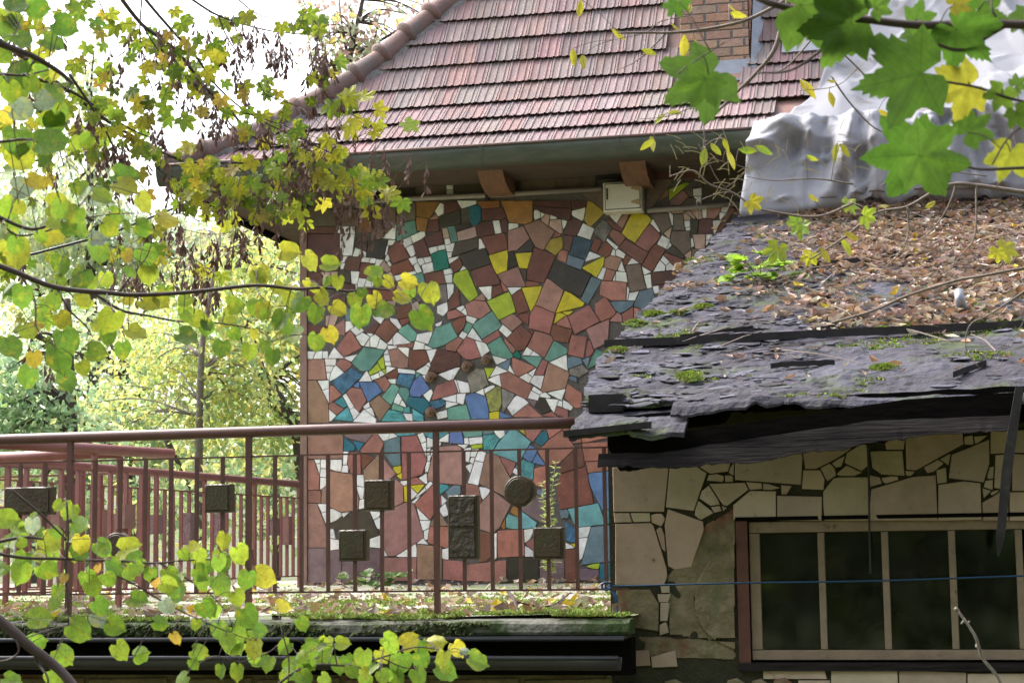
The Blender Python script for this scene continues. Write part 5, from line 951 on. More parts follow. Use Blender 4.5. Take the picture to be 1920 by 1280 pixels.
for a in rd("80,300,230,90,.75 350,360,150,100,.1 460,440,180,120,.05 140,545,170,90,.15 310,575,130,100,.2 480,560,120,60,.8 860,590,150,30,.9 930,560,130,40,.75 730,560,90,130,1.1 625,690,190,110,.6 365,680,140,60,.85 620,770,130,90,.2 780,755,150,30,.75 700,850,130,90,.15 560,850,150,10,.15 385,800,190,70,.1 330,910,200,80,.05 155,1005,160,110,.05 385,1030,160,70,.05 60,840,180,60,.1 160,740,130,60,.6 200,900,120,80,1.2 480,950,110,60,.6 1080,770,160,20,.1 545,290,180,90,.25 850,420,150,90,.6 845,320,170,60,.15 735,310,100,60,1.3", 0, 380, 3.048): b.leaf(LIND, *a, 5.15+rnd(-.2, .2))
b.fill(LIND, 26, (26, 44), (.05, .7), LD, (-20, 400, 560, 700))
b.done()
# ------------------------------------------------------------------ nearer linden sprig in the upper left corner
b = Branch('linden_branch', 'blurred linden branch with large green leaves in the upper left corner nearest the sky', 'branch', [
    ([(-40, 60), (5, 85), (60, 105), (110, 135), (135, 155)], 4.0, 4.2, .010, .004), ([(-30, 135), (40, 142), (90, 132)], 4.0, 4.1, .004, .0015), ([(-20, 268), (40, 262), (90, 258), (150, 245)], 4.0, 4.2, .004, .001),
    ([(-20, 400), (60, 430), (120, 405), (150, 385), (175, 350)], 4.3, 4.4, .005, .001), ([(-10, 402), (30, 440), (90, 432), (130, 415), (210, 402), (290, 400)], 4.3, 4.5, .003, .001)])
for a in rd("500,200,240,20,.05 180,310,200,40,.15 400,340,220,30,.1 110,560,270,180,.05 300,500,190,0,.05 430,700,210,60,.1 430,850,270,10,.25 400,930,210,100,.05 180,820,240,0,-1 340,755,200,0,-1 120,1080,280,90,.05 400,1070,310,0,.2 160,1200,260,50,.75 340,1210,150,90,.05 30,220,260,90,.15 300,60,220,10,.05 140,50,240,40,.05 130,170,160,60,.4 250,640,170,60,.4 80,700,200,80,.5 50,880,170,60,1.2 60,130,170,70,.6 10,620,200,100,.3 30,420,200,60,.3 560,60,150,40,.2", 0, 0, 4): b.leaf(LIND, *a, 4.1+rnd(-.15, .2), tilt=.95)
for a in rd("270,170,190,30,1.25 180,210,220,0,-1 60,370,220,120,.45 450,340,230,0,.75 640,220,180,-50,.3 760,260,220,-10,-1 950,130,240,10,.05 950,210,230,30,.85 1080,330,200,60,.8 1270,450,220,20,.95 880,420,170,20,.1 1080,510,180,20,.1 830,510,180,30,.6 960,505,120,60,.3 520,520,170,60,.1 380,560,210,170,1.0 750,600,170,0,-1 100,90,200,0,.3 120,500,160,60,.3", 0, 300, 4): b.leaf(LIND, *a, 4.4+rnd(-.15, .2), tilt=1.0)
b.fill(LIND, 22, (30, 52), (.05, .8), 4.3, (-20, 0, 330, 480))
b.done()
# ------------------------------------------------------------------ lower left linden
b = Branch('linden_branch', 'bright green linden branch in front of the railing at the lower left', 'branch', [
    ([(-30, 1032), (40, 1045), (120, 1047), (200, 1050), (280, 1056), (340, 1050), (410, 1046), (470, 1030)], 4.7, 4.9, .005, .0014), ([(300, 1056), (350, 1085), (390, 1110), (420, 1140)], 4.85, 4.9, .003, .0012), ([(-20, 1020), (40, 1008), (80, 1010)], 4.6, 4.7, .005, .003),
    ([(20, 915), (60, 950), (98, 985), (125, 1010)], 4.6, 4.7, .004, .002), ([(125, 940), (128, 1000), (124, 1060), (128, 1180)], 4.7, 4.7, .003, .002), ([(200, 1070), (260, 1100), (330, 1140), (420, 1180), (470, 1200)], 4.8, 4.8, .003, .001), ([(530, 1200), (500, 1225), (450, 1240), (400, 1230), (350, 1260)], 4.9, 4.9, .002, .001)])
for a in rd("60,250,170,10,.5 140,320,140,20,.3 210,290,130,80,-1 20,410,90,60,.5 120,600,185,100,.3 265,490,120,20,.75 310,560,175,20,.45 330,390,175,30,.65 370,320,115,30,.3 510,280,160,15,.2 500,410,150,100,.9 660,430,155,40,.1 830,430,190,-10,.75 345,470,120,60,.3 375,720,140,80,.25 560,630,145,70,.15 590,690,145,60,.3 640,800,155,40,.15 510,950,200,30,.15 265,870,190,0,.35 235,1015,155,-20,.15 410,1110,180,40,.45 770,1080,155,50,.55 890,1095,145,-20,.35 1110,1005,110,60,1.5 740,925,165,30,.2 625,885,130,60,-1 1020,900,125,10,.1 880,765,155,20,.1 720,560,155,60,.15 690,630,125,60,.2 800,600,140,80,.2 870,560,120,60,.45 945,600,120,100,.1 1080,610,150,60,.2 1120,710,200,110,.1 1060,800,130,60,-.5 1270,590,135,40,.3 1230,430,120,30,.75 1270,480,110,60,.55 1165,470,100,60,.5 1300,820,150,60,.15 1390,530,130,80,.2 360,1240,165,40,.4 80,1270,145,20,.2 1140,1255,125,150,.2 620,560,70,90,1.8 980,650,80,100,1.9 400,620,80,110,1.8", 0, 900, 3.369): b.leaf(LIND, *a, 4.8+rnd(-.15, .15), tilt=.75, dark=1.35)
for a in rd("1035,630,105,100,.8 1110,690,115,60,.65 1030,735,110,70,.1 1140,810,115,100,.1 1230,790,135,20,.85 1030,830,135,60,.2 1150,980,135,60,.2 1100,890,95,60,.6 960,940,115,50,.15 1095,1060,115,60,.25 1200,1040,100,10,.05 1080,1110,135,60,.3 1170,1130,125,100,.7 1020,1045,110,70,.05 1400,1010,85,60,.15 1440,1120,105,30,.2 1405,1200,125,60,.25 1350,1230,115,180,.2 1310,930,90,20,1.0 900,700,110,60,.4 940,820,110,80,.2", 0, 760, 2.4617): b.leaf(LIND, *a, 4.9+rnd(-.15, .15), tilt=.75, dark=1.35)
b.fill(LIND, 40, (26, 44), (.1, .6), 4.85, (-20, 880, 560, 1280), dark=1.25)
b.done()
b = Branch('linden_branch', 'linden sprig with green and yellow leaves over the black gutter at the bottom centre', 'branch', [
    ([(500, 1300), (545, 1262), (590, 1245), (660, 1246), (720, 1230), (780, 1212), (840, 1222)], 4.6, 4.7, .004, .0014), ([(632, 1248), (628, 1225), (625, 1205)], 4.6, 4.6, .002, .001), ([(715, 1232), (760, 1250), (830, 1262)], 4.65, 4.7, .002, .001), ([(528, 1180), (540, 1230), (538, 1300)], 4.6, 4.6, .002, .002)])
for a in rd("720,705,115,100,.5 835,710,125,10,.6 610,745,135,180,.15 720,795,125,0,.15 580,880,120,100,.2 620,840,115,60,.15 475,890,140,180,.3 580,940,145,60,.2 810,850,145,90,.15 960,810,155,100,.3 970,900,105,60,.7 1090,790,125,60,.75 1150,730,125,60,.45 1270,690,160,-30,.85 1440,685,155,-10,.85 1340,740,140,90,.2 1340,810,150,60,.1 1200,840,185,100,.1 1480,810,130,100,.75 1570,750,140,60,.95 1500,880,200,20,.2 1700,830,180,30,.2 1330,920,150,60,.15 1110,920,115,60,.25 1190,930,130,80,.15 990,945,125,60,.2 1620,750,80,0,-1", 400, 1000, 3.4286): b.leaf(LIND, *a, 4.65+rnd(-.12, .12), tilt=.7, dark=1.35)
b.fill(LIND, 16, (24, 40), (.1, .6), 4.7, (500, 1150, 900, 1290), dark=1.25)
b.done()
# ------------------------------------------------------------------ field maple boughs with seed clusters, between us and the roof
MD = 8.2
def along_px(pts, n):
    P = [Vector((x, y, 0)) for x, y in pts]; Q = spline(P, 8); return [Q[min(len(Q)-1, int(rnd(.1, 1)*len(Q)))] for _ in range(n)]
def maple(label, stems, nl, ns, dist, ty=(.3, .9), spread=45, extra='', exs=(), size=(38, 58), sz=1.0, dk=1.0):
    b = Branch('maple_branch', label, 'branch', [(p, dist, dist+.2, r0, r1) for p, r0, r1 in stems], group=None)
    P = [s_[0] for s_ in stems]; W_ = [sum(math.hypot(q[0]-p[0], q[1]-p[1]) for p, q in zip(s_, s_[1:])) for s_ in P]
    for k in range(nl):
        s_ = random.choices(P, W_)[0]; q = along_px(s_, 1)[0]; b.leaf(MAPL, q.x+rnd(-spread, spread), q.y+rnd(-spread*.5, spread*1.0), rnd(*size)*.44, rnd(40, 150), rnd(*ty) if random.random() > .08 else rnd(1.1, 1.7), dist+rnd(-.25, .35), tilt=1.0, mid=.35, dark=dk*rnd(.75, 1.1))
    for k in range(ns):
        s_ = random.choices(P, W_)[0]; q = along_px(s_, 1)[0]; b.seeds(q.x+rnd(-14, 14), q.y+rnd(8, 34), dist+rnd(-.15, .2), rnd(.75, 1.15)*sz)
    for a in rd(extra, 0, 0, 1): b.leaf(MAPL, a[0], a[1], a[2]*.75, a[3], a[4], dist+rnd(-.1, .1), mid=.3)
    for x, y in exs: b.seeds(x, y, dist, 1.05)
    b.done()
maple('maple bough hanging lowest before the roof eave, thick with yellow leaves and brown seed clusters', [([(-20, 62), (60, 120), (140, 180), (230, 245), (340, 300), (430, 305), (520, 304), (590, 303)], .012, .003), ([(430, 305), (470, 330), (510, 352), (520, 380)], .004, .0015), ([(345, 302), (385, 340), (430, 352)], .004, .0015),
       ([(590, 303), (640, 330), (690, 352), (740, 362)], .003, .0015), ([(540, 250), (600, 278), (645, 300), (670, 335)], .003, .0012), ([(300, 320), (380, 355), (470, 375), (560, 385)], .003, .001)], 165, 72, MD, (.25, 1.0), 48,
      "712,330,24,60,.9 680,362,32,80,.95 735,362,34,-20,.95 695,402,36,90,1.0 660,345,26,100,.95 520,402,40,90,.4 560,400,42,70,.7 470,375,38,20,.3 575,375,36,40,.2 450,350,40,80,.8 620,630,0.1,0,0", [(648, 410), (660, 375), (683, 410), (640, 385), (625, 360), (724, 370), (708, 392), (800, 300), (770, 285)])
maple('maple bough arching down over the hip of the tiled roof, ending in single yellow leaves', [([(215, -20), (265, 45), (330, 95), (385, 165), (425, 200), (480, 260), (540, 275), (600, 285)], .011, .003), ([(265, -10), (320, 55), (370, 110), (410, 165), (470, 215), (540, 250), (620, 278)], .008, .002), ([(385, 165), (390, 130), (360, 105)], .003, .0015), ([(470, 215), (530, 235), (600, 260)], .003, .001), ([(620, 278), (660, 265), (700, 240)], .002, .001), ([(590, 130), (610, 175), (640, 205), (680, 225)], .003, .001)], 48, 46, MD+.1, (.2, .95), 42,
      "650,190,36,90,.85 660,180,40,-10,.8 686,184,38,20,.95 620,205,42,100,.5 640,205,36,40,.6 715,205,34,-5,.9 690,230,20,0,.8 770,235,40,30,.6 660,245,42,60,.8 712,238,26,60,.85 705,250,24,40,.95 640,120,34,60,.4 590,150,30,50,.8 600,60,30,80,.6 528,55,32,90,.7 585,30,30,30,.35", [(590, 90), (575, 120), (605, 130), (640, 180), (705, 265), (720, 270), (655, 280), (612, 220)])
maple('high maple bough with dark seed clusters against the white sky at the top', [([(340, -15), (400, 25), (455, 45), (520, 60), (600, 65)], .006, .002), ([(410, 30), (425, 70), (445, 100), (470, 130), (500, 180)], .004, .0015), ([(430, -15), (480, 25), (540, 40)], .004, .0015), ([(500, 180), (560, 200), (610, 240)], .0025, .001), ([(560, -10), (590, 40), (605, 90), (600, 150)], .003, .0015)], 24, 50, MD+.3, (.15, .75), 34, dk=.7)
maple('maple twigs with olive yellow leaves hanging in the sky left of the roof', [([(265, 0), (262, 60), (268, 120), (285, 165), (295, 215), (300, 225)], .004, .0015), ([(265, 45), (290, 85), (330, 135), (370, 150), (420, 190)], .004, .001), ([(185, 0), (200, 35), (215, 60), (228, 68)], .003, .001), ([(180, 140), (215, 155), (255, 165), (270, 170)], .003, .001), ([(140, 140), (175, 115), (220, 92)], .002, .001), ([(170, 170), (185, 210), (195, 260), (205, 300)], .003, .001)], 40, 24, MD, (.15, .7), 34,
      "182,45,34,60,.1 212,30,30,40,.7 240,50,32,60,.7 345,50,36,50,.5 355,100,38,100,.7 325,140,36,110,.75 270,85,34,60,.7 285,130,36,70,.8 330,25,28,60,.8 200,140,44,60,.55 245,110,26,30,.2 250,180,30,20,.4 260,205,30,40,.95 380,212,30,30,1.5 350,230,40,40,.3 315,180,30,40,.4", dk=.7)
maple('maple twigs at the left edge with dense yellow leaves among the linden', [([(-10, 90), (50, 140), (120, 165), (180, 200), (240, 240), (300, 265)], .010, .003), ([(130, 140), (165, 190), (200, 250), (225, 300), (260, 340), (300, 390)], .007, .002), ([(-10, 20), (60, 30), (110, 20), (150, 25)], .003, .001), ([(50, 140), (25, 250), (30, 380), (45, 500), (40, 580), (100, 640)], .005, .001), ([(95, 230), (110, 280), (120, 310)], .004, .003), ([(200, 385), (250, 430), (300, 470), (350, 500)], .004, .001)], 85, 26, MD-.2, (.15, .95), 60, dk=.85)
maple('maple twigs with many hanging brown seed clusters left of the house corner', [([(300, 410), (340, 400), (380, 415), (430, 410), (470, 415)], .003, .001), ([(340, 430), (400, 440), (455, 430)], .002, .001), ([(330, 450), (370, 490), (420, 520)], .002, .001), ([(190, 450), (230, 470), (290, 470)], .002, .001)], 12, 46, MD+.4, (.5, 1.0), 22)
# ------------------------------------------------------------------ near sycamore and twiggy box elder on the right
SD = 3.3
b = Branch('sycamore_branch', 'near dark sycamore branch with very large green lobed leaves in the upper right corner', 'branch', [
    ([(1415, -8), (1450, 8), (1500, 22), (1560, 30), (1620, 36), (1715, 46), (1790, 46), (1850, 43), (1940, 47)], SD, SD, .006, .0085), ([(1885, 48), (1810, 92), (1765, 86), (1720, 62)], SD, SD, .004, .0025), ([(1592, 40), (1532, 98), (1480, 132), (1420, 137)], SD, SD-.1, .0035, .0015), ([(1588, 32), (1575, 18), (1575, 10)], SD, SD, .002, .001), ([(1724, 138), (1760, 152), (1830, 165), (1890, 182), (1940, 195)], SD, SD, .002, .003), ([(1720, 290), (1790, 305), (1840, 318), (1930, 315)], SD, SD, .002, .003), ([(1860, 310), (1890, 260), (1930, 225)], SD, SD, .0016, .002), ([(1880, 45), (1862, 20), (1858, -10)], SD, SD, .002, .002), ([(1270, 140), (1295, 120), (1360, 80)], SD, SD, .0012, .001)])
for (bx, by), (tx, ty_), t in (((1595, 42), (1530, 100), .05), ((1596, 42), (1470, 62), .05), ((1726, 138), (1580, 172), .03), ((1712, 60), (1700, 95), .05), ((1716, 40), (1770, 20), .08), ((1792, 55), (1872, 128), .03), ((1835, 20), (1900, 40), .05), ((1500, 10), (1650, 8), .05), ((1640, 15), (1680, -10), .1), ((1816, 162), (1728, 195), .9), ((1790, 8), (1830, -10), .9), ((1880, 172), (1858, 220), .3), ((1905, 160), (1930, 140), .1), ((1815, 248), (1865, 208), .05), ((1724, 289), (1594, 300), .02), ((1724, 292), (1840, 315), .05), ((1765, 300), (1715, 355), .03), ((1895, 285), (1870, 350), .85), ((1920, 30), (1890, 65), .1), ((1905, 210), (1925, 250), .2), ((1330, 142), (1222, 208), .05), ((1322, 148), (1290, 215), .05), ((1268, 8), (1248, 40), .05), ((1275, 4), (1295, 25), .05)):
    L_ = math.hypot(tx-bx, ty_-by)*.86; b.leaf(BIGL, bx, by, L_, math.degrees(math.atan2(ty_-by, tx-bx)), t, SD+rnd(-.08, .08), mid=0, tilt=.3, dark=.85)
b.done()
TDs = 5.6
b = Branch('box_elder_branch', 'thin grey twigs with narrow pale yellow leaflets before the chimney and gutter', 'branch', [
    ([(1480, -10), (1468, 40), (1452, 95), (1415, 140), (1375, 180), (1320, 235)], TDs, TDs, .010, .004), ([(1160, 62), (1200, 62), (1280, 60), (1355, 50), (1410, 35), (1470, 0)], TDs, TDs, .003, .006), ([(1150, 75), (1210, 62), (1240, 40), (1290, 30)], TDs, TDs, .001, .002), ([(1160, 130), (1200, 110), (1250, 62)], TDs, TDs, .001, .003), ([(1375, 180), (1330, 190), (1250, 218), (1200, 222)], TDs, TDs, .002, .001), ([(1320, 235), (1322, 290), (1310, 270)], TDs, TDs, .002, .001), ([(1320, 262), (1322, 290), (1345, 300), (1405, 315)], TDs, TDs, .002, .001),
    ([(1258, 330), (1300, 320), (1330, 345), (1375, 362), (1420, 390), (1480, 402), (1540, 405), (1600, 380)], TDs, TDs, .002, .004), ([(1322, 290), (1345, 335), (1362, 352)], TDs, TDs, .001, .0015), ([(1420, 137), (1470, 130), (1530, 65)], TDs, TDs, .002, .003), ([(1400, 330), (1450, 338), (1530, 335), (1600, 345)], TDs, TDs, .001, .003), ([(1362, 352), (1390, 330), (1400, 315)], TDs, TDs, .001, .001), ([(1305, 378), (1350, 362), (1378, 362)], TDs, TDs, .001, .0015), ([(1310, 410), (1306, 380), (1305, 378)], TDs, TDs, .001, .001), ([(1358, 410), (1368, 385), (1375, 362)], TDs, TDs, .001, .001), ([(1560, 145), (1600, 200), (1640, 240), (1700, 260)], TDs, TDs, .003, .002), ([(1580, 100), (1640, 160), (1710, 210)], TDs, TDs, .003, .002), ([(1500, 170), (1570, 160), (1610, 128)], TDs, TDs, .001, .0015)], 'twig_grey')
for a in rd("330,350,180,90,.95 440,370,170,70,.95 740,120,140,20,.9 270,200,90,40,.9 70,385,120,10,.9 160,900,120,130,.7 260,850,110,0,.7 1200,330,110,140,-1 1250,680,200,60,1.2 1440,750,130,70,1.05 50,1080,130,150,.85 480,1180,150,100,.6 560,1120,120,60,.7 680,1200,170,70,1.1 810,1130,140,10,.5 930,1130,150,30,.5 1480,1150,160,90,.95 1550,1120,130,40,.9 1290,1190,100,30,.8 1440,610,70,10,1 1620,350,90,10,.9 380,70,90,90,1 700,60,90,40,.9 1830,850,100,30,1 640,1090,110,80,.9", 1200, 0, 4): b.leaf(ASHL, *a, TDs+rnd(-.1, .1), tilt=.95)
for x, y in ((1085, 15), (1078, 108), (1095, 118), (1160, 65), (1225, 270)): b.leaf(ASHL, x, y, 34, rnd(30, 120), .95, TDs)
st = MB()
for k in range(90):    # bare pale leaf stalks
    px, py = random.choice(((1330, 300), (1350, 340), (1420, 300), (1450, 320), (1310, 290), (1560, 265), (1600, 275), (1640, 275))); px += rnd(-60, 60); py += rnd(-40, 60); a = rnd(0, 6.28); p = atd(px, py, TDs); q = p+(RT*math.cos(a)+UP*math.sin(a))*rnd(.03, .06); st.tube([p, p.lerp(q, .5)+Vector((0, 0, .004)), q], .0012, 4)
tag(st.build('leaf_stalk', MATS['stalk_yellow'], b.o), kind='stuff')
b.done()
b = Branch('box_elder_branch', 'bare dark twigs with a few yellow leaves in front of the tar paper roof', 'branch', [
    ([(1935, 362), (1850, 350), (1790, 345), (1750, 360), (1700, 388), (1640, 400), (1590, 440), (1545, 470), (1520, 485)], TDs, TDs, .007, .002), ([(1702, 388), (1704, 430), (1690, 470), (1650, 510), (1600, 535), (1545, 542)], TDs, TDs, .003, .001), ([(1830, 345), (1828, 440), (1800, 480), (1770, 520)], TDs, TDs, .003, .001), ([(1795, 340), (1770, 400), (1720, 450), (1640, 440), (1560, 420)], TDs, TDs, .003, .001), ([(1600, 380), (1640, 395), (1720, 420), (1800, 440)], TDs, TDs, .002, .001),
    ([(1935, 500), (1850, 515), (1790, 527), (1700, 555), (1640, 580), (1560, 606)], TDs, TDs, .005, .004), ([(1935, 535), (1900, 560), (1855, 590), (1818, 610), (1812, 655), (1835, 690)], TDs, TDs, .004, .001), ([(1598, 588), (1610, 555), (1655, 525)], TDs, TDs, .002, .001), ([(1930, 580), (1900, 640), (1870, 690), (1855, 698)], TDs, TDs, .001, .001), ([(1600, 590), (1680, 600), (1760, 612)], TDs, TDs, .0015, .001), ([(1870, 350), (1905, 290), (1895, 240)], TDs, TDs, .002, .001), ([(1650, 350), (1690, 330), (1760, 320), (1850, 330)], TDs, TDs, .002, .002)], 'twig_grey')
for a in rd("450,400,180,180,.45 510,460,190,100,.5 345,610,230,110,.55 230,290,170,40,1.1 560,640,160,110,.75 665,600,120,60,1.2 850,290,190,10,.5 950,370,180,20,.55 790,550,130,60,.75 1750,620,170,90,.9 1840,580,230,20,.85 590,240,90,30,1 830,480,110,30,1.2 1030,290,70,0,1 1330,280,80,-30,1", 1350, 300, 3.368): b.leaf(ASHL if a[2] < 40 else MAPL, *a[:2], a[2]*(1 if a[2] < 40 else .52), *a[3:], TDs+rnd(-.1, .1), tilt=.95)
b.done()
b = Branch('bare_branch', 'thick bare dark branch slanting across the lower left corner', 'branch', [([(-30, 1140), (20, 1180), (60, 1215), (110, 1255), (160, 1310)], 4.4, 4.4, .015, .012), ([(60, 1215), (72, 1245), (88, 1270), (90, 1300)], 4.4, 4.4, .004, .002), ([(20, 1180), (36, 1215), (20, 1235), (-20, 1240)], 4.4, 4.4, .003, .002), ([(40, 1198), (100, 1178), (130, 1170)], 4.4, 4.45, .002, .001), ([(100, 1178), (120, 1150), (125, 1140)], 4.43, 4.45, .0012, .001)], 'twig_dark'); b.done()
b = Branch('bare_shoot', 'bare pale shoot with a bud rising before the window at the lower right', 'branch', [([(1885, 1300), (1868, 1265), (1842, 1232), (1830, 1195), (1815, 1170), (1795, 1143)], 5.0, 5.0, .005, .0035), ([(1812, 1166), (1806, 1164), (1803, 1168)], 5.0, 5.0, .003, .003), ([(1813, 1168), (1818, 1164)], 5.0, 5.0, .003, .003), ([(1795, 1144), (1792, 1140)], 5.0, 5.0, .006, .005), ([(1834, 1212), (1832, 1208)], 5.0, 5.0, .006, .006)], 'bark_pale', rough=.1); b.done()
# ================================================================== LITTER, MOSS, FLAKES
LC = [(.34, .25, .19), (.42, .33, .26), (.28, .195, .145), (.36, .285, .25), (.23, .16, .12), (.47, .38, .31), (.34, .21, .11)]
def litter(name, n, pick, size, label_parent=None, yel=.04, flat=.5):
    m = MB(); cols = []
    for _ in range(n):
        p = pick()
        if p is None: continue
        s_ = size[0]+(size[1]-size[0])*random.random()**1.4; a = rnd(0, 6.28); u = Vector((math.cos(a), math.sin(a), rnd(-flat, flat))).normalized(); v = Vector((-math.sin(a), math.cos(a), rnd(-flat, flat))).normalized(); n_ = u.cross(v); c = Vector(p); cu = rnd(.08, .42)*s_
        w_ = rnd(.3, .5)
        m.add([c-u*s_*.5+n_*cu, c+v*s_*w_*.8-u*s_*.1+n_*cu*.8, c+u*s_*.5+n_*cu*rnd(0, 1), c-v*s_*w_*.8-u*s_*.05+n_*cu*.8, c+n_*0, c+u*s_*.25+n_*.0], [(0, 1, 4), (1, 2, 5, 4), (2, 3, 4, 5), (3, 0, 4)])
        col = jit(random.choice(LC), .25) if random.random() > yel else jit((.5, .38, .03), .2); cols += [col]*4
    return tag(m.build(name, MATS['litter'], label_parent, cols=cols), kind='stuff')
def roofpick():
    while True:
        y = rnd(9.2, 16.2); x = rnd(-1.7, 2.3)
        d = .8*nz((x*.9, y*.9, 11))+.5*nz((x*2.6, y*2.6, 4))+.42*min(1, max(-1, (x+.55+.08*(y-10))/.6))+.5*min(1, max(-1.6, (y-10.6)/.8))-.15
        if y < 10.2: d -= .35
        if random.random() < max(.012, min(1, d*1.25)): return (x, y, rz_(y)+.035*nz((x*1.1, y*1.1, 3))+.022*nz((x*3.1, y*3.7, 6))+rnd(.012, .035))
o = litter('fallen_leaf', 15000, roofpick, (.032, .105), yel=.012)
tag(o, 'brown fallen leaves lying thick on the tar paper roof', 'leaf litter')
def deckpick():
    while True:
        y = 8.98+(abs(random.gauss(0, 1))*2.2 if random.random() < .6 else rnd(0, 7.5)); x = rnd(-8.5, -1.5)
        if y > 16.5: continue
        if y > 16 or random.random() < .5+.9*nz((x*1.1, y*1.0, 21)): return (x, y, tz(x, max(y, 9.12))+rnd(.005, .035))
o = litter('fallen_leaf', 1500, deckpick, (.03, .11), yel=.06, flat=.8); tag(o, 'pale brown fallen leaves scattered over the mossy terrace floor', 'leaf litter')
m = MB()
for k in range(170):     # fallen twigs among the leaves
    y = rnd(9.5, 16); x = rnd(-1.3, 2.2); a = rnd(0, 6.28); l = rnd(.08, .35); c = Vector((x, y, rz_(y)+.035*nz((x*1.1, y*1.1, 3))+.045)); d = Vector((math.cos(a), math.sin(a), math.sin(a)*.3125))
    m.tube([c-d*l, c+Vector((rnd(-.02, .02), rnd(-.02, .02), .012)), c+d*l], [.004, .0035, .002], 4, False)
tag(m.build('fallen_twig', MATS['twig_grey']), 'thin fallen twigs among the leaves on the tar paper roof', 'twigs', kind='stuff')
m = MB(); cols = []; mat('moss_blade', rough=.9, src='Col', nscale=20, namt=.2, transl=.2)
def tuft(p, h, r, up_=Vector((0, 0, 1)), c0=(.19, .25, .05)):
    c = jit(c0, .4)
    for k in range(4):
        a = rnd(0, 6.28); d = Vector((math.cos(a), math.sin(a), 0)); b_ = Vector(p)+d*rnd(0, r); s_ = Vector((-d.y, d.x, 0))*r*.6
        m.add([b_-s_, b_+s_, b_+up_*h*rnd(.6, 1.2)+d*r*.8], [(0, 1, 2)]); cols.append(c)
n = 0
while n < 16000:
    y = 8.98+abs(random.gauss(0, 1.6)); x = rnd(-8, -1.5)
    if y < 16.4 and nz((x*1.5, y*1.2, 33))+.2*nz((x*5, y*5, 3)) > -.08: tuft((x, y, tz(x, max(9.12, y))-.005), rnd(.010, .026), .022); n += 1
for k in range(4200):
    x = rnd(-8, -1.6); t = random.random()
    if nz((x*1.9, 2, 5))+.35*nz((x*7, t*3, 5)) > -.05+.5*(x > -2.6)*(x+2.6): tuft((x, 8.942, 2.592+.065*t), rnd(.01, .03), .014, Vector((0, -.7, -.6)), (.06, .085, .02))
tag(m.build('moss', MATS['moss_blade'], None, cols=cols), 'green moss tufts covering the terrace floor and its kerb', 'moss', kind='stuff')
m = MB(); cols = []; n = 0
while n < 3000:
    y = rnd(8.8, 14); x = rnd(-1.7, 1.6); d = nz((x*1.7, y*2.2, 44))+.3*nz((x*6, y*6, 1)) + .35*(9.9 < y < 10.6)*(x > -.6)
    if d > .38: tuft((x, y, rz_(y)+.035*nz((x*1.1, y*1.1, 3))+.022*nz((x*3.1, y*3.7, 6))), rnd(.008, .018), .013); n += 1
for k in range(16):     # round cushions
    px, py = random.choice(((1225, 588), (1270, 590), (1195, 605), (1208, 602), (1460, 622), (1288, 708), (1490, 520), (1655, 620), (1700, 612), (1160, 660), (1315, 578), (1720, 642), (1660, 690)))
    c = tp(px+rnd(-6, 6), py+rnd(-3, 3), .01); 
    for j in range(110): a = rnd(0, 6.28); r = rnd(0, .07); tuft((c.x+r*math.cos(a), c.y+r*math.sin(a), c.z+.018*(1-(r/.07)**2)+r*math.sin(a)*.31-.004), .014, .014)
tag(m.build('moss', MATS['moss_blade'], None, cols=cols), 'green moss cushions on the tar paper roof beside the battens', 'moss', kind='stuff')
m = MB(); cols = []; mat('flake', spec=.2, rough=.8, src='Col', nscale=9, namt=.4, bump=.5, bscale=30)
for k in range(900):    # curled scraps of tar paper
    y = 8.85+6.5*random.random()**1.2; x = rnd(-1.75, -.5) if random.random() < .85 else rnd(-.2, 1.8)
    if x < verge(y): continue
    r = .014+.05*random.random()**2.5; q = hull([(r*1.6*math.cos(t)*rnd(.5, 1), r*.9*math.sin(t)*rnd(.4, 1)) for t in [rnd(0, 6.28) for _ in range(9)]]); c = Vector((x, y, rz_(y)+.035*nz((x*1.1, y*1.1, 3))+.022*nz((x*3.1, y*3.7, 6))+.012)); l = rnd(-.1, .2); l2 = rnd(-.2, .2)
    vs = [c+Vector((a, b_, b_*.3125+max(0, (-b_)*l)+a*l2*.5+.008*nz((a*30, b_*30, k)))) for a, b_ in q]; nn = len(vs)
    vs += [v-Vector((0, 0, .005)) for v in vs]; m.add(vs, [tuple(range(nn))]+[(i, nn+i, nn+(i+1) % nn, (i+1) % nn) for i in range(nn)]); cols += [jit(random.choice(((.045, .043, .053), (.085, .085, .108), (.02, .018, .02), (.06, .058, .07))), .2)]*(nn+1)
tag(m.build('tar_scrap', MATS['flake'], troof, cols=cols), kind='stuff')
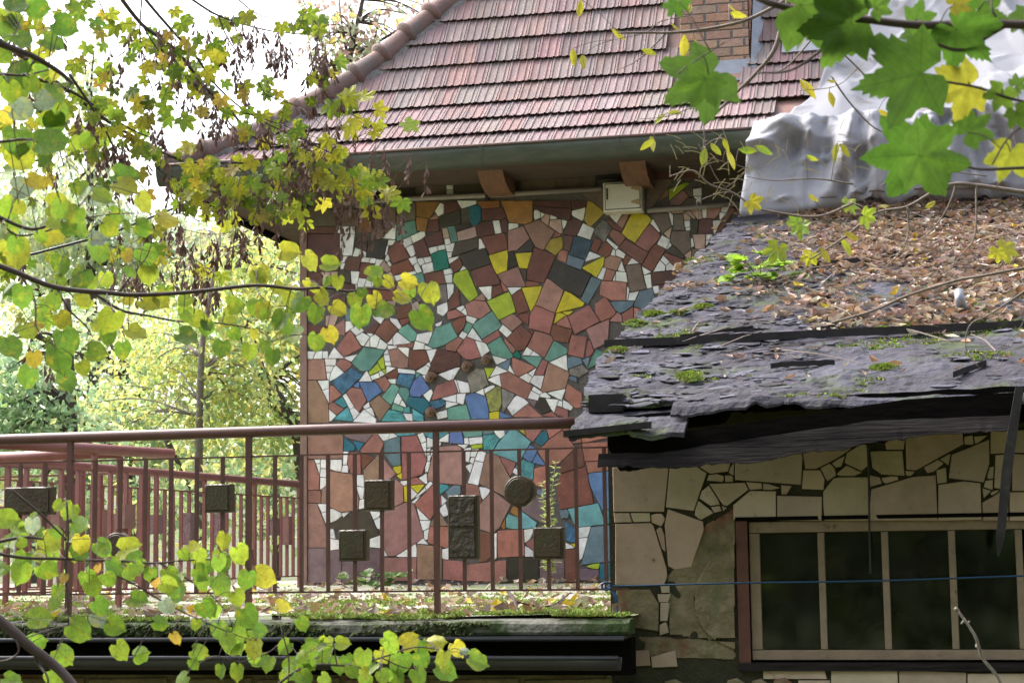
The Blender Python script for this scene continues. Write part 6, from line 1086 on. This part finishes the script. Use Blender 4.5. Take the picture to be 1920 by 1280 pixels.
# ------------------------------------------------------------------ small plants
def plant(name, label, base, stems, leaves, pool=None, mt='twig_grey'):
    o = empty(name, base, label, 'plant'); mb = MB()
    for P, r in stems: mb.tube(spline(P, 4), r, 5)
    mb.build('stem', MATS[mt], o, smooth=True)
    for p, d, n_, s_, c in leaves:
        l = bpy.data.objects.new('leaf', random.choice(pool or ASHL)); COL.objects.link(l); l.parent = o
        d = d.normalized(); n_ = (n_-d*n_.dot(d)).normalized(); M4 = Matrix((d.cross(n_)*s_, d*s_, n_*s_)).transposed().to_4x4(); M4.translation = p-Vector(base); l.matrix_local = M4; l.color = (*c, 1)
bs = aty(1030, 1102, 13.2); bs.z = tz(bs.x, bs.y); st, lv = [], []
for k, (tx, ty_) in enumerate(((1042, 868), (1018, 905), (1030, 935))):
    tpp = aty(tx, ty_, 13.2+.1*k); P = [bs, bs.lerp(tpp, .5)+Vector((.03*(k-1), 0, 0)), tpp]; st.append((P, .004)); Q = spline(P, 14)
    for j, q in enumerate(Q[6:]):
        for h in range(3): a = rnd(0, 6.28); lv.append((q, Vector((math.cos(a), math.sin(a), rnd(-.2, .5))), Vector((0, 0, 1)), rnd(.04, .095)*(1-.4*j/len(Q)), jit((.30, .38, .12), .25)))
plant('mugwort_plant', 'tall feathery green weed standing before the mosaic wall behind a railing block', bs, st, lv)
bs = tp(1425, 535, .0); st, lv = [], []
for k in range(17):
    a = rnd(0, 6.28); tpp = bs+Vector((math.cos(a)*rnd(.05, .24), math.sin(a)*rnd(.05, .2), rnd(.06, .22))); st.append(([bs, bs.lerp(tpp, .5)+Vector((0, 0, .05)), tpp], .003))
    for h in range(3): b_ = a+(h-1)*.9; lv.append((tpp, Vector((math.cos(b_), math.sin(b_), rnd(-.3, .2))), Vector((0, -.5, 1)), rnd(.07, .12), jit((.25, .42, .03), .2)))
plant('celandine_plant', 'bright lime green leafy clump growing on the tar paper roof', bs, st, lv, LIND)
bs = aty(705, 1090, 14.8); bs.z = tz(bs.x, bs.y); st, lv = [], []
for k in range(16):
    a = rnd(0, 6.28); tpp = bs+Vector((math.cos(a)*rnd(.05, .3), math.sin(a)*rnd(.05, .2), rnd(.04, .16))); st.append(([bs, bs.lerp(tpp, .5)+Vector((0, 0, .04)), tpp], .002))
    for h in range(2): b_ = a+(h-.5)*1.5; lv.append((tpp, Vector((math.cos(b_), math.sin(b_), rnd(-.3, .2))), Vector((0, -.6, 1)), rnd(.06, .11), jit((.10, .20, .05), .25)))
plant('ivy_plant', 'small dark green leafy plant at the foot of the mosaic wall', bs, st, lv, LIND)
tag(MB().tube([tp(1802, 580), tp(1802, 575, .05), tp(1800, 560, .12), tp(1798, 545, .16)], [.035, .033, .03, .024], 8).build('plastic_tube', MATS['zinc'], smooth=True), 'whitish weathered tube poking out of the leaves on the tar paper roof', 'tube')
m = MB()
m.tube(spline([aty(952, 1108, 9.6), aty(965, 1125, 9.5), aty(972, 1150, 9.4), aty(990, 1155, 9.35)], 6), .010, 6); m.tube(spline([aty(970, 1128, 9.5), aty(1010, 1136, 9.7), aty(1040, 1132, 10), aty(1070, 1110, 10.4)], 6), .005, 5); m.tube(spline([aty(1012, 1150, 9.4), aty(1035, 1140, 9.6), aty(1060, 1122, 10)], 6), .004, 5)
tag(m.build('fallen_branch', MATS['bark'], smooth=True), 'thin forked dead branch lying on the mossy terrace floor', 'branch')

# ================================================================== TREES BEHIND
def crown(name, parent, blobs, n, size, cols, droop=.3, clump=7, mt='crown_leaf'):
    m = MB(); cl = []; vol = [b_[3]*b_[4]*b_[5] for b_ in blobs]
    for _ in range(n//clump):
        x, y, z_, rx, ry, rz2 = random.choices(blobs, vol)[0]
        while True:
            a, b_, c = rnd(-1, 1), rnd(-1, 1), rnd(-1, 1); l = a*a+b_*b_+c*c
            if l < 1 and random.random() < .25+.75*l: break
        p = Vector((x+a*rx, y+b_*ry, z_+c*rz2)); col0 = random.choices([c_ for c_, w in cols], [w for c_, w in cols])[0]
        if nz(p*.9) < -.28: continue
        for k in range(clump):
            q = p+Vector((rnd(-1, 1), rnd(-1, 1), rnd(-.8, .8)))*size*3.0; d = Vector((rnd(-1, 1), rnd(-1, 1), rnd(-1, .4)-droop)).normalized(); s_ = d.cross(Vector((rnd(-1, 1), rnd(-1, 1), rnd(-1, 1)))).normalized(); L_ = size*rnd(.7, 1.35); n_ = d.cross(s_)*L_*.14
            m.add([q, q+d*L_*.45+s_*L_*.30+n_, q+d*L_, q+d*L_*.45-s_*L_*.30+n_], [(0, 1, 2), (0, 2, 3)]); cl += [jit(col0, .22)]*2
    return m.build(name, MATS[mt], parent, cols=cl)
def tree(name, label, base, trunk, limbs, r, blobs, n, size, cols, mt='bark', **k):
    o = empty(name, base, label, 'tree', 'trees behind the terrace'); mb = MB(); Q = spline(trunk, 5); mb.tube(Q, [r*(1-.75*i/(len(Q)-1)) for i in range(len(Q))], 8)
    for L_ in limbs: q = spline(L_, 4); mb.tube(q, [r*.4*(1-.8*i/(len(q)-1)) for i in range(len(q))], 5)
    for b_ in blobs:
        c = Vector(b_[:3]); t0 = min(Q, key=lambda v: (v-c).length)
        for j in range(7):
            e = c+Vector((rnd(-1, 1)*b_[3], rnd(-1, 1)*b_[4], rnd(-1, 1)*b_[5]))*.8; q = spline([t0, t0.lerp(e, .5)+Vector((0, 0, .15)), e], 4); mb.tube(q, [r*.18*(1-.8*i/(len(q)-1))+.004 for i in range(len(q))], 4)
    mb.build('trunk', MATS[mt], o, smooth=True); crown('crown', o, blobs, n, size, cols, **k); return o
YG = [((0.50, 0.59, 0.23), 4), ((0.66, 0.66, 0.21), 3), ((0.32, 0.45, 0.21), 3), ((0.72, 0.63, 0.17), 1)]  # YG and PG paled: glare of the bright background put into leaf colour
PG = [((0.47, 0.59, 0.33), 4), ((0.59, 0.66, 0.32), 3), ((0.38, 0.48, 0.29), 2), ((0.65, 0.60, 0.20), 1)]
def V(px, py, d): return atd(px, py, d)
def blob(px, py, d, rx, rz2, ry=None): p = atd(px, py, d); return (p.x, p.y, p.z, rx*d/F, ry or rx*d/F*.8, rz2*d/F)
def B0(px, d): p = atd(px, 1040, d); p.z = ground_z(p.x, p.y); return p
tree('slender_tree', 'slender tree with straight thin grey trunk and pale yellow green crown behind the railing', B0(372, 24), [B0(372, 24), V(372, 900, 24), V(374, 780, 24), V(380, 640, 24), V(400, 520, 24.2), V(412, 470, 24.4)], [], .075, [blob(380, 740, 24.5, 130, 90), blob(330, 660, 25, 110, 70), blob(450, 700, 25, 90, 90), blob(400, 560, 25, 110, 70), blob(470, 480, 25, 90, 70), blob(250, 760, 25, 100, 60)], 6800, .095, YG, 'bark_pale')
tree('leaning_tree', 'leaning dark trunked tree with yellow green leaves close left of the house corner', B0(600, 27), [B0(600, 27), V(565, 850, 27), V(540, 780, 27), V(505, 720, 27), V(478, 680, 27), V(440, 600, 27), V(420, 500, 27)], [[V(505, 720, 27), V(530, 690, 27), V(570, 660, 27)], [V(310, 820, 26), V(340, 880, 26), V(372, 950, 26)]], .14, [blob(520, 700, 27.5, 80, 110), blob(500, 600, 28, 90, 80), blob(530, 500, 28, 70, 70), blob(440, 800, 27, 120, 60)], 6200, .095, YG)
tree('linden_tree', 'broad yellow green linden tree filling the background above the far railing', B0(240, 30), [B0(240, 30), V(238, 900, 30), V(232, 760, 30), V(240, 640, 30)], [[V(236, 780, 30), V(180, 720, 30), V(140, 640, 30)], [V(236, 760, 30), V(300, 700, 30), V(340, 620, 30)]], .2, [blob(200, 720, 30, 150, 90), blob(110, 640, 31, 130, 80), blob(290, 620, 31, 120, 80), blob(180, 820, 30, 170, 60), blob(340, 840, 30, 150, 60)], 7600, .115, PG)
tree('dark_trunk_tree', 'tree with dark upright trunk and dense blue green foliage at the left edge', B0(128, 22), [B0(128, 22), V(128, 860, 22), V(128, 700, 22), V(126, 560, 22)], [], .16, [blob(60, 760, 22, 110, 70), blob(110, 860, 22, 150, 60), blob(20, 680, 22, 70, 60), blob(-60, 780, 22, 100, 120)], 5200, .10, [((0.30, 0.43, 0.26), 4), ((0.43, 0.58, 0.33), 3), ((0.61, 0.72, 0.32), 1)])
tree('willow_tree', 'pale willow with drooping narrow leaves against the sky at the upper left', B0(175, 36), [B0(175, 36), V(175, 800, 36), V(170, 500, 36), V(168, 200, 36)], [], .2, [blob(150, 140, 36, 38, 60), blob(165, 240, 36, 36, 90), blob(175, 340, 36, 60, 70), blob(200, 440, 36, 80, 60), blob(60, 420, 36, 90, 80), blob(320, 470, 36, 100, 60)], 4600, .16, [((0.51, 0.60, 0.41), 3), ((0.65, 0.67, 0.36), 2)], droop=1.1)
tree('ash_tree', 'tall thin ash with sparse leaves and brown seeds behind the hip of the roof', B0(660, 34), [B0(660, 34), V(655, 700, 34), V(645, 300, 34), V(655, 120, 34), V(680, 0, 34), V(690, -80, 34)], [[V(645, 250, 34), V(615, 120, 34), V(590, 20, 34)], [V(655, 120, 34), V(640, 40, 34), V(635, -20, 34)], [V(660, 150, 34), V(700, 80, 34), V(712, 20, 34)], [V(670, 100, 34), V(740, 60, 34), V(790, 20, 34)]], .10, [blob(640, 70, 34, 45, 80), blob(690, 100, 34, 40, 60), blob(740, 60, 34, 40, 50), blob(800, 20, 34, 30, 35), blob(600, 60, 34, 30, 60)], 900, .15, [((0.42, 0.48, 0.32), 3), ((0.40, 0.28, 0.23), 4), ((0.68, 0.61, 0.20), 1)], clump=5)
tree('birch_tree', 'twiggy birch with sparse brownish leaves left of the house corner under the eave', B0(520, 33), [B0(520, 33), V(515, 800, 33), V(500, 600, 33), V(480, 420, 33)], [[V(505, 620, 33), V(540, 520, 33), V(560, 440, 33)], [V(495, 540, 33), V(440, 460, 33), V(410, 430, 33)]], .10, [blob(500, 470, 33, 70, 60), blob(540, 540, 33, 50, 70), blob(430, 480, 33, 70, 50)], 1500, .12, [((0.45, 0.51, 0.32), 3), ((0.45, 0.32, 0.27), 3), ((0.66, 0.65, 0.26), 2)], clump=5)
tree('pale_tree', 'large pale tree with airy yellow green foliage filling the sky at the left edge', B0(60, 38), [B0(60, 38), V(62, 800, 38), V(70, 500, 38), V(90, 300, 38)], [[V(66, 640, 38), V(160, 540, 38), V(240, 470, 38)]], .16, [blob(60, 520, 38, 130, 110), blob(170, 560, 38, 140, 90), blob(300, 540, 38, 110, 80), blob(120, 400, 38, 130, 90), blob(20, 300, 38, 90, 120), blob(400, 470, 38, 80, 60)], 5200, .15, PG)
# undergrowth behind the terrace reads as one mass; so does the wood on our own side of the yard that the window panes mirror, raised tall to block low sky light
def wood(name, label, blobs, n, size, cols): tag(crown(name, None, blobs, n, size, cols), label, 'woodland', kind='stuff')
wood('undergrowth', 'mixed green undergrowth behind the far railing', [blob(x, 960+rnd(-30, 30), 23+rnd(-2, 3), 90, 75) for x in range(-80, 640, 70)]+[blob(x, 860, 32, 120, 70) for x in range(-60, 640, 120)], 9000, .13, [((0.29, 0.40, 0.17), 3), ((0.44, 0.53, 0.22), 3), ((0.20, 0.29, 0.15), 2), ((0.64, 0.62, 0.21), 1)])
wood('woodland', 'dense green woodland unseen behind the viewer, raised tall to block low sky light', [(x, -12+rnd(-2, 2), z_, 4, 3, 3.2) for x in range(-24, 28, 5) for z_ in (1.8, 6, 10.5, 14)], 13000, .8, [((.06, .10, .03), 3), ((.09, .13, .03), 2), ((.2, .2, .04), 1)])
